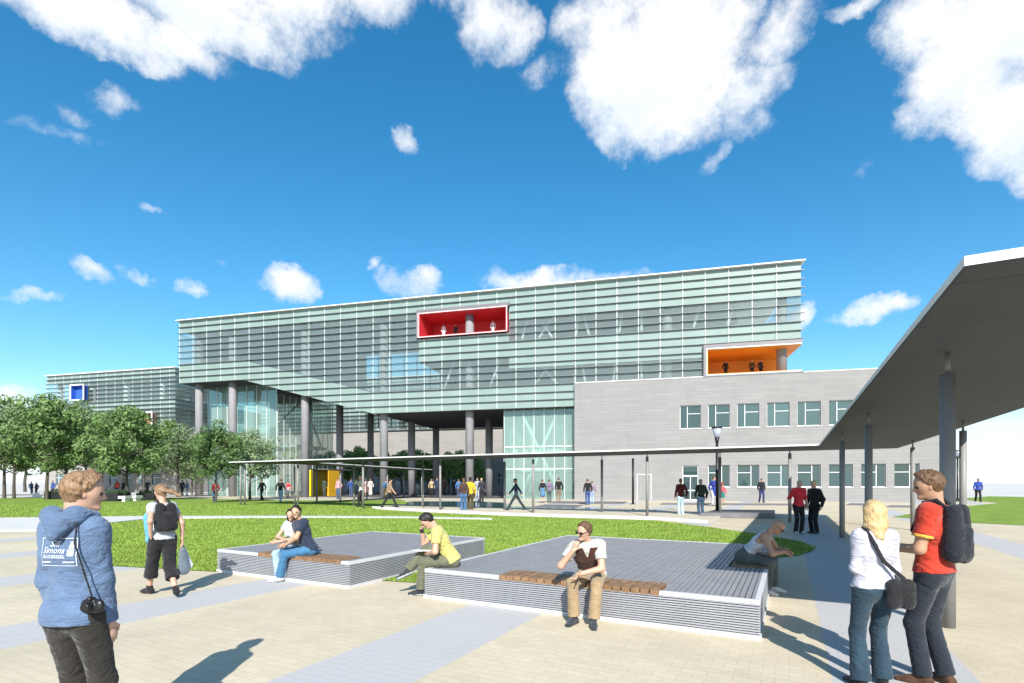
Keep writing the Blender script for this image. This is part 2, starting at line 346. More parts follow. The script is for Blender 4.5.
#@@SECTION benches
# ------------------------------------------------------------------ bench platforms
slat_m = pm('grey_metal_slat', (.36,.37,.40), .45, .3, .06, 3)
deck_m = pm('deck_slat', (.265,.265,.275), .5, .2, .08, 3)
wood_m = pm('bench_wood', (.215,.125,.065), .6, 0, .35, 9, .2, 60)
trim_m = pm('white_trim', (.50,.505,.51), .5, 0, .05, 2)
core_m = pm('dark_core', (.07,.07,.075), .8, 0, .1, 2)
def platform(label, p0, p1, s0, s1, H, woods, seed):
    r = random.Random(seed)
    o = A2(p0, s0); t = thing('bench_platform', label, 'bench', (o.x, o.y, 0), AB, 'slatted bench platforms on the lawn edge')
    w, d = p1-p0, s1-s0
    obj('core', B(.03, w-.03, .03, d-.03, .05, H-.05), core_m, t)
    bm = BM()
    box(bm, -.012, w+.012, -.012, d+.012, 0, .05)
    obj('plinth', bm, trim_m, t)
    # cladding: horizontal bars on four sides + thin uprights behind
    bm = BM(); z = .062
    while z < H-.06:
        box(bm, 0, w, 0, .02, z, z+.016); box(bm, 0, w, d-.02, d, z, z+.016)
        box(bm, 0, .02, .021, d-.021, z, z+.016); box(bm, w-.02, w, .021, d-.021, z, z+.016)
        z += .027
    n = int(w/.06)
    for i in range(n+1):
        x = .004+(w-.016)*i/n; box(bm, x, x+.008, .021, .029, .052, H-.052)
    n = int(d/.06)
    for i in range(n+1):
        y = .035+(d-.08)*i/n; box(bm, w-.029, w-.0215, y, y+.008, .052, H-.052); box(bm, .0215, .029, y, y+.008, .052, H-.052)
    obj('cladding', bm, slat_m, t)
    def inwood(x, y): return any(a < x < b and c < y < e for (a, b, c, e) in woods)
    # deck slats run front to back
    bm = BM(); x = .055; k = 0
    while x < w-.07:
        segs = [(.055, d-.055)]
        for (a, b, c, e) in woods:
            if x+.055 > a and x < b:
                ns = []
                for (u0, u1) in segs:
                    if c > u0+.02: ns.append((u0, min(u1, c)))
                    if e < u1-.02: ns.append((max(u0, e), u1))
                segs = ns
        for (u0, u1) in segs: box(bm, x, x+.051, u0, u1, H-.049, H-.004-.003*(k % 2))
        x += .062; k += 1
    obj('deck', bm, deck_m, t)
    # white edge trim, left out where the timber lies
    bm = BM()
    def edge(horizontal, lo, hi, q0, q1):
        cuts = []
        for (a, b, c, e) in woods:
            if horizontal and c <= q0+.02 and e > q0+.1: cuts.append((a, b))
            if horizontal and q1 > .5 and e >= q1-.02 and c < q1-.1: cuts.append((a, b))
            if not horizontal and ((a <= q0+.02 and b > q0+.1) or (q1 > .5 and b >= q1-.02 and a < q1-.1)): cuts.append((c, e))
        cuts.sort(); u = lo
        for (a, b) in cuts + [(hi, hi)]:
            if a > u+.01:
                if horizontal: box(bm, u, a, q0, q1, H-.05, H)
                else: box(bm, q0, q1, u, a, H-.05, H)
            u = max(u, b)
    edge(True, 0, w, 0, .052); edge(True, 0, w, d-.052, d); edge(False, .053, d-.053, 0, .052); edge(False, .053, d-.053, w-.052, w)
    obj('edge_trim', bm, trim_m, t)
    for (a, b, c, e) in woods:
        bm = BM()
        if b-a > e-c:
            n = int((b-a)/.105)
            for i in range(n):
                x = a+(b-a)*i/n; h = H+.006+r.uniform(0, .006); box(bm, x+.008, x+(b-a)/n-.008, c-.004, e-.006, H-.052, h)
        else:
            n = int((e-c)/.105)
            for i in range(n):
                y = c+(e-c)*i/n; h = H+.006+r.uniform(0, .006); box(bm, a+.006, b+.004, y+.008, y+(e-c)/n-.008, H-.052, h)
        obj('timber_seat', bm, wood_m, t)
    return t
BH = .42
platform('larger grey slatted bench platform with two timber seats, nearest the centre', -4.63, -.27, 6.04, 11.5, BH, [(1.22, 3.32, 0, .47), (3.86, 4.36, 2.25, 4.2)], 1)
platform('smaller grey slatted bench platform at the left where the young couple sits', -9.39, -6.06, 6.0, 10.1, BH, [(1.15, 3.15, 0, .47)], 2)

#@@SECTION canopy
# ------------------------------------------------------------------ covered walkway
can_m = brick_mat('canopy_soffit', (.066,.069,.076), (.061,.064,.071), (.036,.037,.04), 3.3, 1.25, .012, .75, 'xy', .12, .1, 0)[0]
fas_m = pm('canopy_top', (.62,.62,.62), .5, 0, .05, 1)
post_m = pm('canopy_post', (.20,.197,.19), .5, 0, .08, 2)
cw = thing('covered_walkway', 'long low grey flat-roofed covered walkway on slim round posts, bending towards the viewer', 'walkway', (0,0,0), AB)
CZ = 3.14
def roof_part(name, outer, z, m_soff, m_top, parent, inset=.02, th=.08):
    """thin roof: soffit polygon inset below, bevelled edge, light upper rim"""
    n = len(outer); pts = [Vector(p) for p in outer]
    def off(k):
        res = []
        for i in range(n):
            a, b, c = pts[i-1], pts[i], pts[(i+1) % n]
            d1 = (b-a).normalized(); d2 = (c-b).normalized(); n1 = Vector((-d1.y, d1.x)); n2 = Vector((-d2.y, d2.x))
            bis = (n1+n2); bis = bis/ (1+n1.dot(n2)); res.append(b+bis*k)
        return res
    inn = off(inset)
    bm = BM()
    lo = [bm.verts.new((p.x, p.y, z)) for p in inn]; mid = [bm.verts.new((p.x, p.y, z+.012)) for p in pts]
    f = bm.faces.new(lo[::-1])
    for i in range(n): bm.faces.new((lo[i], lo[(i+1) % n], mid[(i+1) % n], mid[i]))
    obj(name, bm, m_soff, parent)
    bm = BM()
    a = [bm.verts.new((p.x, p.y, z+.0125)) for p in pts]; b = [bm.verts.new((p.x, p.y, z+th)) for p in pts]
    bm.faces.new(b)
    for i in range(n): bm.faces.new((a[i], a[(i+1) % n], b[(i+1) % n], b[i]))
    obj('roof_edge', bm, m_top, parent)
roof_part('roof', [(1.07, 4.66), (4.12, 4.66), (4.12, 27.6), (-36.6, 27.6), (-36.6, 24.25), (1.07, 24.25)], CZ, can_m, fas_m, cw)
def post(p, s, r=.066, z0=0):
    bm = BM(); cyl(bm, (p, s, z0), (p, s, CZ-.24), r, r, 20); ob = obj('post', bm, post_m, cw)
    bm = BM(); cyl(bm, (p, s, CZ-.24), (p, s, CZ), .026, .026, 12); obj('post_pin', bm, post_m, ob)
for (x, y) in ((4.99,5.98),(7.70,11.27),(9.93,15.7)): post(*toA(x, y), r=.074)
for (x, y) in ((10.8,12.5),(14.05,18.3)): post(*toA(x, y), r=.072)
p0, s0 = .92, 24.9
for t_ in (.9, 6.88, 12.88, 18.88, 24.88, 30.88, 36.6): post(p0-t_, s0)
for t_ in (3.88, 9.8, 15.75, 21.75, 27.75, 33.75): post(p0-t_, s0+2.1)
pp = toA(-20.75, 37.0); post(pp[0]+.1, max(pp[1], 24.5), .062)
# branch that leads in under the building
br = thing('covered_walkway', 'short grey canopy branching off the long walkway towards the yellow entrance', 'walkway', (-17.6, 39.6, 0), math.atan2(-.25,.968))
roof_part('roof', [(0,0),(3.0,0),(3.0,22),(0,22)], CZ, can_m, fas_m, br)
for (x, y) in ((.4,4),(.4,12),(.4,20),(2.6,4),(2.6,12),(2.6,20)):
    bm = BM(); cyl(bm, (x, y, 0), (x, y, CZ), .075, .075, 12); obj('post', bm, post_m, br)

#@@SECTION building
# ------------------------------------------------------------------ main building
AF = math.atan2(-.251, .968)
E_, N0_ = Vector((.968,-.251,0)), Vector((.251,.968,0))
BO = Vector((6.28, 52.0, 0))
def U(u, d, z=0): v = BO + E_*u + N0_*d; return Vector((v.x, v.y, z))
frost_m = pm('frosted_glass', (.205,.270,.246), .25, 0, .10, .35, 0, 1, .6)
clear_m = glass_mat('clear_glass', (.92,.96,.94), .06, .02, .15, (.42,.46,.45))
teal_m = glass_mat('teal_glass', (.78,.91,.88), .12, .02, .22, (.46,.60,.56))
fin_m = pm('louver_metal', (.17,.19,.19), .4, .2, .06, 1)
mull_m = pm('mullion_metal', (.60,.66,.64), .4, .2, .05, 1)
conc2_m = pm('column_concrete', (.225,.22,.235), .7, 0, .08, 1.2, .1, 12)
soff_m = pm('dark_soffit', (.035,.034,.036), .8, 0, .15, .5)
slab_m = pm('interior_ceiling', (.66,.66,.64), .8, 0, .06, .4)
inw_m = pm('interior_wall', (.36,.40,.385), .8, 0, .12, .3)
red_m = pm('red_paint', (.52,.035,.045), .5, 0, .08, .6)
org_m = pm('orange_paint', (.72,.29,.03), .5, 0, .10, .6)
yel_m = pm('yellow_paint', (.78,.56,.01), .45, 0, .06, .6)
frame_m = pm('pale_frame', (.66,.66,.66), .5, 0, .05, 1)
dkframe_m = pm('dark_frame', (.16,.15,.16), .5, .2, .08, 1)
stone_m = brick_mat('stone_cladding', (.240,.235,.232), (.218,.213,.210), (.175,.17,.167), 2.4, .30, .012, .8, 'xz', .06, .2)[0]
stone2_m = brick_mat('stone_cladding_far', (.29,.275,.255), (.26,.248,.232), (.22,.21,.195), 2.4, .45, .014, .8, 'xz', .05, .1)[0]
white_in = pm('white_steel', (.70,.72,.72), .5, 0, .04, 1)
UL, UR, ZT, PR, DEP = -48.7, 20.33, 21.5, .7625, 17.0
UA, UB = -39.4, -22.3; ZA, ZB = ZT-10*PR, ZT-16*PR
def zbot(u): return ZA if u <= UA else (ZB if u >= UB else ZA+(ZB-ZA)*(u-UA)/(UB-UA))
def row(i): return ZT-i*PR
mb = thing('glass_building', 'big glass fronted building raised on round columns with louvred pale green front', 'building', BO, AF)
FT = .06
def panel(name, pts, m, y0=0.0, y1=FT): obj(name, prism_y(BM(), pts, y0, y1), m, mb)
def rectp(u0, u1, i0, i1): return [(u0, row(i1)), (u1, row(i1)), (u1, row(i0)), (u0, row(i0))]
RX0, RX1, OX0 = -16.85, -6.9, 12.3
panel('frosted_band', rectp(UL, UR, 0, 2), frost_m)
panel('frosted_band', rectp(RX1+.1, UR, 2, 4), frost_m)
panel('frosted_band', rectp(RX1+.1, UR, 7, 9.3), frost_m)
panel('frosted_band', rectp(RX1+.1, OX0-.12, 9.3, 10.6), frost_m)
panel('frosted_band', rectp(RX0, RX1+.1, 5.75, 9), frost_m)
panel('frosted_band', [(RX0, ZB), (0-.02, ZB), (0-.02, row(13)), (RX0, row(13))], frost_m)
panel('frosted_band', [(UL, ZA), (UA, ZA), (UB, ZB), (RX0, ZB), (RX0, row(13)), (UB, row(13)), (UA, row(7)), (UL, row(7))], frost_m)
# clear panes (recessed a little)
panel('glazing', [(UL, row(7)), (UA, row(7)), (UB, row(13)), (RX0, row(13)), (RX0, row(2)), (UL, row(2))], clear_m, .02, .04)
panel('glazing', rectp(RX1+.1, UR, 4, 7), clear_m, .02, .04)
panel('glazing', rectp(RX0, RX1+.1, 9, 13), clear_m, .02, .04)
panel('glazing', rectp(RX1+.1, OX0-.12, 10.6, 13), clear_m, .02, .04)
# louvres
def louver(u0, u1, z):
    obj('louver', B(u0, u1, -.21, -.005, z-.02, z+.02), fin_m, mb)
for i in range(1, 17):
    z = row(i); u0 = UL-.25
    if z < ZA-.01: u0 = UA+(z-ZA)/(ZB-ZA)*(UB-UA)
    spans = [(u0, UR+.25)]
    if z < 11.6: spans = [(u0, -.03)]
    if 2 < i < 6: spans = [(u0, RX0-.12), (RX1+.22, UR+.25)]
    if 9 < i < 13: spans = [(u0, OX0-.2)]
    for a, b in spans: louver(a, b, z)
# mullions
u = UL+.02
k = 0
while u <= UR:
    zz = [(zbot(u), ZT)]
    if u > 0: zz = [(11.62, ZT)]
    if RX0-.1 < u < RX1+.15: zz = [(zbot(u), row(5.8)), (row(2), ZT)]
    if u > OX0-.15: zz = [(row(9.2), ZT)]
    for (a, b) in zz: obj('mullion', B(u-.028, u+.028, -.075, -.004, a, b-.01), mull_m, mb)
    u += 2.03
# roof
bm = B(UL-.3, UR+.3, -.4, DEP+.3, ZT+.003, ZT+.10); obj('roof', bm, frame_m, mb)
# ceilings, slabs
obj('ceiling', B(UL+.1, UR-.1, .12, DEP-.1, row(2)+.3, ZT-.02), slab_m, mb)
obj('floor_slab', B(RX0+.05, UR-.1, .12, DEP-.1, row(8.4), row(7.6)), slab_m, mb)
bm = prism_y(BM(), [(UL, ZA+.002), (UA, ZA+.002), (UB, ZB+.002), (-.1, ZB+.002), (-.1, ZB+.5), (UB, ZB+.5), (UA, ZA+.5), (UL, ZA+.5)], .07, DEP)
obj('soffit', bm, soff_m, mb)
obj('floor_slab', B(.05, UR-.1, .12, DEP, row(13.4), row(13)), slab_m, mb)
# rear and end walls
obj('rear_wall', B(UL+.1, -33, DEP-.12, DEP, ZA+.5, row(2)+.29), inw_m, mb)
obj('rear_wall', B(RX0, UR-.1, 11.0, 11.2, ZB+.5, row(8.4)), inw_m, mb)
obj('rear_wall', B(RX1+2, UR-3.6, 11.0, 11.2, row(7.6), row(2)+.29), inw_m, mb)
obj('rear_glazing', B(-33, RX0, DEP-.06, DEP-.02, ZB+.5, row(2)+.29), clear_m, mb)
bm = BM()
for z in (row(6), row(7.5), row(9), row(10.5), row(12)): box(bm, -33, RX0, DEP-.015, DEP+.12, z-.05, z+.05)
for i in range(9): box(bm, -33+i*2.03-.04, -33+i*2.03+.04, DEP-.2, DEP-.065, ZB+.5, row(2)+.2)
obj('rear_frame', bm, dkframe_m, mb)
obj('end_wall', B(RX0-.12, RX0-.02, .4, DEP-.3, row(8.9), row(2)+.25), inw_m, mb)
obj('end_wall', B(UL+.06, UL+.16, 2.2, DEP-.13, ZA+.5, row(2)+.29), inw_m, mb)
obj('end_wall', B(RX0-.1, RX0-.02, 6, 11.2, ZB+.5, row(9)), inw_m, mb)
obj('end_glazing', B(UR-.05, UR-.01, .1, DEP-.2, row(9), row(2)), clear_m, mb)
obj('end_glazing', B(UL+.01, UL+.05, .1, DEP-.2, row(7), row(2)), clear_m, mb)
# beams under the ceiling of the big hall
for i in range(14):
    for j in range(5):
        uu = -38+i*1.5; dd = 2.5+j*3
        obj('ceiling_light', B(uu, uu+.15, dd, dd+1.1, row(2)+.22, row(2)+.3), soff_m, mb)
# inner braces and posts seen through the panes
def brace(u0, z0, u1, z1, d=1.4, r=.13):
    bm = BM(); cyl(bm, (u0, d, z0), (u1, d, z1), r, r, 8); obj('brace', bm, white_in, mb)
for (a, b) in ((-4.6,-1.9),(-1.9,-4.6),(-6.0,-5.0),(1.5,.4),(4.1,4.7),(6.4,6.4),(8.4,9.6),(11.0,12.2),(14.0,15.4),(-.2,.2)):
    brace(a, row(7.6), b, row(2.2))
for (a, b) in ((-4.6,-1.9),(-1.9,-4.6),(-14.6,-13.3),(-9.4,-8.0),(.9,.3),(3.6,4.1),(6.4,6.4),(8.0,9.0),(-.3,.1)):
    brace(a, row(13), b, row(8.4))
# interior galleries: pale counters
obj('counter', B(-.6, 3.4, 3.2, 3.5, row(7.6), row(6.2)), white_in, mb)
obj('counter', B(-45, -42.6, 4, 7, ZA+.5, ZA+3.4), white_in, mb)
obj('balustrade', B(9, 14.6, 3.0, 3.06, row(7.6), row(6.3)), white_in, mb)
# columns
def column(u, d, z1, r=.45, z0=0):
    bm = BM(); cyl(bm, (u, d, z0), (u, d, z1), r, r, 28); obj('column', bm, conc2_m, mb)
UG = [-41.9+10.15*k for k in range(7)]
for u in [-46.9]+UG:
    top = row(2)+.3
    if u == UG[4]: continue
    column(u, 1.1, top, .45, 0 if u < 0 else 11.7)
for u in UG[:4]: column(u, 8.2, zbot(u)+.1)
for u in UG[:4]: column(u, 16.0, zbot(u)+.1)
# red loggia
def loggia(name, u0, u1, z0, z1, depth, m, frm, open_right=False):
    t = 0.08
    bm = BM()
    box(bm, u0, u1, depth-t, depth, z0, z1)                          # back
    box(bm, u0, u1, -.30, depth-t, z1-t, z1)                         # top
    box(bm, u0, u1, -.30, depth-t, z0, z0+t)                         # floor
    box(bm, u0, u0+t, -.30, depth-t, z0+t, z1-t)
    if not open_right: box(bm, u1-t, u1, -.30, depth-t, z0+t, z1-t)
    o = obj(name, bm, m, mb)
    bm = BM(); w = .09
    box(bm, u0-w, u1+(.0 if open_right else w), -.42, -.303, z1, z1+w); box(bm, u0-w, u1+(.0 if open_right else w), -.42, -.303, z0-w, z0)
    box(bm, u0-w, u0, -.42, -.303, z0, z1)
    if not open_right: box(bm, u1, u1+w, -.42, -.303, z0, z1)
    obj('loggia_frame', bm, frm, o)
    bm = BM()
    box(bm, u0-w-.22, u1+(.05 if open_right else w+.22), -.38, -.05, z1+w+.003, z1+w+.35)
    box(bm, u0-w-.22, u0-w-.003, -.38, -.05, z0-w, z1+w)
    obj('loggia_surround', bm, dkframe_m, o)
    return o
loggia('red_loggia', RX0+.15, RX1-.1, row(5.55), row(2.35), 3.6, red_m, pm('pink_frame', (.75,.5,.5), .5))
lo = loggia('orange_loggia', OX0+.05, UR-.02, row(12.85), row(9.75), 5.0, org_m, frame_m, True)
obj('loggia_sill', B(OX0-.3, UR+.1, -.5, DEP*.4, 11.503, 11.62), dkframe_m, mb)
# glass hall left
hl = thing('glass_hall', 'tall see-through glass hall below the left end of the raised building', 'building', U(0,0), AF)
HU0, HU1, HD0, HD1, HZ = -47.6, -37.3, 3.2, 15.0, ZA-.01
obj('glass_front', B(HU0, HU1, HD0, HD0+.03, 0.02, HZ), teal_m, hl)
obj('glass_side', B(HU1-.03, HU1, HD0+.04, HD1, 0.02, zbot(HU1)-.6), clear_m, hl)
obj('glass_back', B(HU0, HU1, HD1+.01, HD1+.04, 0.02, HZ), clear_m, hl)
for i in range(8): u = HU0+(HU1-HU0)*i/7; obj('mullion', B(u-.035, u+.035, HD0-.07, HD0-.005, 0, HZ), mull_m, hl)
for i in range(11): d = HD0+.1+(HD1-HD0-.2)*i/10; obj('mullion', B(HU1+.004, HU1+.06, d-.03, d+.03, 0, zbot(HU1)-.62), mull_m, hl)
bm = BM()
for (a, b) in (((HU1-.6, HD0+1, 9.2), (HU1-.6, HD0+5.6, 12.6)), ((HU1-.6, HD0+6, 12.6), (HU1-.6, HD1-2, 7.0)), ((HU1-.6, HD1-2, 7.0), (HU1-.6, HD0+5, 2.2)), ((HU1-.6, HD0+5, 3.0), (HU1-.6, HD1-3, .4))):
    obj('brace', cyl(BM(), a, b, .13, .13, 8), white_in, hl)
obj('gallery_floor', B(HU0+.2, HU1-.9, HD0+4.5, HD1-.2, 6.4, 6.8), white_in, hl)
obj('stair_core', B(HU0+1.2, HU0+3.4, HD0+2.2, HD0+5, 0.02, 9.4), white_in, hl)
# glass hall right
hr = thing('glass_hall', 'teal glass entrance hall with white cross braces beside the grey stone wing', 'building', U(0,0), AF)
RU0, RU1, RD0, RD1, RZ = -7.55, -.06, .75, 14, ZB-.01
obj('glass_front', B(RU0, RU1, RD0, RD0+.03, .02, RZ), teal_m, hr)
obj('glass_side', B(RU0, RU0+.03, RD0+.04, RD1, .02, RZ), teal_m, hr)
for i in range(8): u = RU0+.03+(RU1-RU0-.06)*i/7; obj('mullion', B(u-.03, u+.03, RD0-.07, RD0-.004, 0, RZ), mull_m, hr)
for z in (3.1, 5.4): obj('transom', B(RU0, RU1, RD0-.05, RD0-.006, z-.05, z+.05), mull_m, hr)
obj('brace', cyl(BM(), (-5.7, RD0+.35, 8.9), (-2.3, RD0+.35, 1.8), .16, .16, 8), white_in, hr)
obj('brace', cyl(BM(), (-2.0, RD0+.7, 8.9), (-5.5, RD0+.7, 1.2), .16, .16, 8), white_in, hr)
obj('gallery_floor', B(RU0+.3, RU1, RD0+2.5, RD1-.2, 4.8, 5.3), white_in, hr)
obj('gallery_beam', B(RU0+1.4, RU1-2.3, RD0+1.6, RD0+1.9, 2.9, 3.25), white_in, hr)
obj('back_wall', B(RU0+.3, RU1, RD1, RD1+.2, 0, RZ), inw_m, hr)
obj('stair_block', B(-4.2, -2.0, RD0+4.5, RD0+6.5, 5.31, 8.2), white_in, hr)
for u in (-6.3, -1.3):
    bm = BM(); cyl(bm, (u, RD0+2.6, 0), (u, RD0+2.6, RZ), .42, .42, 24); obj('column', bm, conc2_m, hr)
# grey stone wing
gw = thing('stone_wing', 'long grey stone clad wing with two rows of tall windows at the right', 'building', U(0,0), AF)
WU1, WZ, WD = 31.4, 11.5, -.45
wins = []
UW = [10.87+2.5*k for k in range(8)]
def wall_with_holes(u0, u1, z0, z1, y0, y1, holes, m, parent, name='wall'):
    us = sorted({u0, u1, *[h[0] for h in holes], *[h[1] for h in holes]}); zs = sorted({z0, z1, *[h[2] for h in holes], *[h[3] for h in holes]})
    bm = BM()
    for i in range(len(us)-1):
        run = None
        for j in range(len(zs)-1):
            cu, cz = (us[i]+us[i+1])/2, (zs[j]+zs[j+1])/2
            hole = any(h[0] < cu < h[1] and h[2] < cz < h[3] for h in holes)
            if not hole: box(bm, us[i], us[i+1], y0, y1, zs[j], zs[j+1])
    # drop the doubled faces between neighbouring blocks
    bmesh.ops.remove_doubles(bm, verts=bm.verts, dist=1e-5)
    seen = {}
    for f in bm.faces: seen.setdefault(tuple(sorted(v.index for v in f.verts)), []).append(f)
    bm.verts.index_update(); seen = {}
    for f in bm.faces: seen.setdefault(tuple(sorted(v.index for v in f.verts)), []).append(f)
    kill = [f for fs in seen.values() if len(fs) > 1 for f in fs]
    if kill: bmesh.ops.delete(bm, geom=kill, context='FACES_ONLY')
    return obj(name, bm, m, parent)
holes = []
for k, u in enumerate(UW):
    holes.append((u-.93, u+.93, 6.75, 8.92)); 
    if k > 0: holes.append((u-.93, u+.93, 1.30, 3.32))
holes.append((10.15, 11.6, 0, 3.30))
wall_with_holes(0, WU1, 0, WZ, WD, WD+.35, holes, stone_m, gw)
obj('side_wall', B(WU1-.35, WU1, WD+.36, 16, 0, WZ), stone_m, gw)
obj('roof', B(.02, WU1-.02, WD+.36, 16, WZ-.5, WZ-.1), conc_m, gw)
bm = B(0, WU1, WD-.03, WD+.38, WZ+.001, WZ+.07); obj('coping', bm, frame_m, gw)
obj('inner_wall', B(.4, WU1-.4, WD+3.0, WD+3.1, 0, WZ-.6), inw_m, gw)
wing_glass = glass_mat('window_glass', (.30,.40,.40), .12, .02, .45, (.075,.135,.14))
def window(parent, u, z0, z1, flip, w=1.86):
    f = BM(); t = .052; y0, y1 = WD+.16, WD+.24
    x0, x1 = u-w/2, u+w/2
    box(f, x0, x0+t, y0, y1, z0, z1); box(f, x1-t, x1, y0, y1, z0, z1); box(f, x0+t, x1-t, y0, y1, z0, z0+t); box(f, x0+t, x1-t, y0, y1, z1-t, z1)
    m_ = x1-w*.36 if flip else x0+w*.36
    box(f, m_-t/2, m_+t/2, y0-.004, y1, z0+t, z1-t)
    zt_ = z0+(z1-z0)*.64
    if flip: box(f, x0+t, m_-t/2, y0-.002, y1, zt_-t/2, zt_+t/2)
    else: box(f, m_+t/2, x1-t, y0-.002, y1, zt_-t/2, zt_+t/2)
    o = obj('window', f, frame_m, parent)
    obj('pane', B(x0+t*.6, x1-t*.6, y0+.03, y0+.045, z0+t*.6, z1-t*.6), wing_glass, o)
    obj('sill', B(x0-.05, x1+.05, WD-.05, WD+.12, z0-.06, z0-.002), frame_m, o)
for k, u in enumerate(UW):
    window(gw, u, 6.75, 8.92, False)
    if k > 0: window(gw, u, 1.30, 3.32, True)
f = BM(); y0, y1 = WD+.1, WD+.2
for (a, b, c, d) in ((10.15,10.23,0,3.3),(11.52,11.6,0,3.3),(10.23,11.52,3.22,3.3),(10.23,11.52,2.25,2.37),(10.84,10.91,0,2.25),(10.23,10.84,.9,1.0),(10.91,11.52,.9,1.0),(10.23,10.84,.0,.1),(10.91,11.52,0,.1)): box(f, a, b, y0, y1, c, d)
dr = obj('door', f, frame_m, gw); obj('pane', B(10.2, 11.55, y0+.03, y0+.045, .05, 3.25), wing_glass, dr)
f = BM()
for (a, b, c, d) in ((6.0,6.06,0,2.5),(7.3,7.36,0,2.5),(6.06,7.3,2.44,2.5)): box(f, a, b, WD-.03, WD-.003, c, d)
dp = obj('service_door', f, frame_m, gw); obj('door_leaf', B(6.06, 7.3, WD-.015, WD-.003, 0.01, 2.44), pm('door_grey', (.21,.21,.205), .6), dp)
# ------------------------------------------------------------------ rear wing and left block
def rear(label, u0, u1, d0, depth, cols, side):
    t = thing('rear_building', label, 'building', U(0,0), AF)
    hs_ = []; k = u0+2
    while k < u1-3: hs_.append((k, k+1.9, 1.3, 3.3)); k += 3.2
    wall_with_holes(u0, u1, 0, 11.5, d0, d0+.3, hs_, stone2_m, t)
    fw = pm('far_window', (.07,.13,.15), .15, 0, .3, .3, 0, 1, .6)
    for h in hs_:
        w_ = obj('window', B(h[0], h[1], d0+.16, d0+.2, h[2], h[3]), fw, t); bm2 = BM(); x = h[0]+.6
        box(bm2, x-.04, x+.04, d0+.1, d0+.157, h[2], h[3]); box(bm2, h[0], h[1], d0+.1, d0+.155, h[2]+1.25, h[2]+1.33); obj('window_bars', bm2, frame_m, w_)
    obj('wall', B(u0, u1, d0+.31, d0+depth, 0, 11.48), stone2_m, t)
    obj('inner_wall', B(u0+1, u1-1, d0+4, d0+4.2, 11.5, ZT-.2), inw_m, t)
    for (i0, i1) in ((0,2),(7,9.2)):
        obj('frosted_band', prism_y(BM(), [(u0, row(i1)), (u1, row(i1)), (u1, row(i0)), (u0, row(i0))], d0, d0+.06), frost_m, t)
        if side: obj('frosted_band', B(u1-.06, u1, d0+.07, d0+depth, row(i1), row(i0)), frost_m, t)
    for (i0, i1) in ((2,7),(9.2,13.1)):
        obj('glazing', prism_y(BM(), [(u0, row(i1)), (u1, row(i1)), (u1, row(i0)), (u0, row(i0))], d0+.02, d0+.04), clear_m, t)
        if side: obj('glazing', B(u1-.04, u1-.02, d0+.07, d0+depth, row(i1), row(i0)), clear_m, t)
    for i in range(1, 14):
        obj('louver', B(u0-.2, u1+(.36 if side else 0), d0-.36, d0-.005, row(i)-.03, row(i)+.03), fin_m, t)
        if side: obj('side_louver', B(u1+.005, u1+.36, d0-.003, d0+depth, row(i)-.03, row(i)+.03), fin_m, t)
    k = u0
    while k <= u1: obj('mullion', B(k-.035, k+.035, d0-.08, d0-.004, 11.5, ZT-.01), mull_m, t); k += 2.03
    k = u0+1.5
    while k <= u1: obj('column', cyl(BM(), (k, d0+1.2, 11.5), (k, d0+1.2, ZT-.2), .45, .45, 12), white_in, t); k += 8.0
    obj('roof', B(u0-.3, u1+.36, d0-.4, d0+depth, ZT+.003, ZT+.16), frame_m, t)
    obj('floor_slab', B(u0+.1, u1-.1, d0+.1, d0+depth-.2, row(8.6), row(7.8)), slab_m, t)
    obj('ceiling', B(u0+.1, u1-.1, d0+.1, d0+depth-.2, row(1.4), ZT-.05), slab_m, t)
    return t
lb = rear('farther glass topped block at the left with a small blue window box', -101.3, -71.8, 20.6, 30, 4, True)
rb = rear('grey based rear wing seen through the open passage below the glass building', -69.0, 26, 38.0, 12, 4, False)
blu_m = pm('blue_paint', (.03,.10,.42), .5, 0, .08, .6)
def litbox(parent, name, u0, u1, z0, z1, d0, m):
    bm = BM(); t = .1
    f_, b_ = d0-1.15, d0-.42
    box(bm, u0, u1, b_, b_+.06, z0, z1); box(bm, u0, u1, f_, b_-.001, z1-t, z1); box(bm, u0, u1, f_, b_-.001, z0, z0+t)
    box(bm, u0, u0+t, f_, b_-.001, z0+t+.001, z1-t-.001); box(bm, u1-t, u1, f_, b_-.001, z0+t+.001, z1-t-.001)
    o = obj(name, bm, m, parent); bm = BM(); w = .22
    box(bm, u0-w, u1+w, f_-.1, f_-.002, z1, z1+w); box(bm, u0-w, u1+w, f_-.1, f_-.002, z0-w, z0); box(bm, u0-w, u0, f_-.1, f_-.002, z0, z1); box(bm, u1, u1+w, f_-.1, f_-.002, z0, z1)
    obj('box_frame', bm, frame_m, o)
litbox(lb, 'blue_window_box', -93.9, -91.0, row(6.3), row(3.0), 20.6, blu_m)
litbox(lb, 'brown_window_box', -77.6, -75.6, row(12.8), row(10.2), 20.6, pm('brown_paint', (.30,.17,.12), .6))
# yellow entrance box
ye = thing('entrance_box', 'bright yellow walled entrance box under the raised building', 'kiosk', U(-34.35, 4.4), AF)
bm = BM(); box(bm, 0, 1.25, 0, .1, 0, 3.3); box(bm, 0, .1, .11, 5, 0, 3.3); obj('bright_wall', bm, yel_m, ye)
bm = BM(); box(bm, 1.3, 3.5, 2.4, 2.5, 0, 3.2); box(bm, 3.4, 3.5, .0, 2.39, 0, 3.2); obj('inner_wall', bm, pm('amber_paint', (.60,.34,.015), .5), ye)
obj('roof', B(-.05, 3.55, -.05, 5, 3.303, 3.4), dkframe_m, ye)
obj('frame_post', B(1.26, 1.4, -.02, .12, 0, 3.3), dkframe_m, ye)
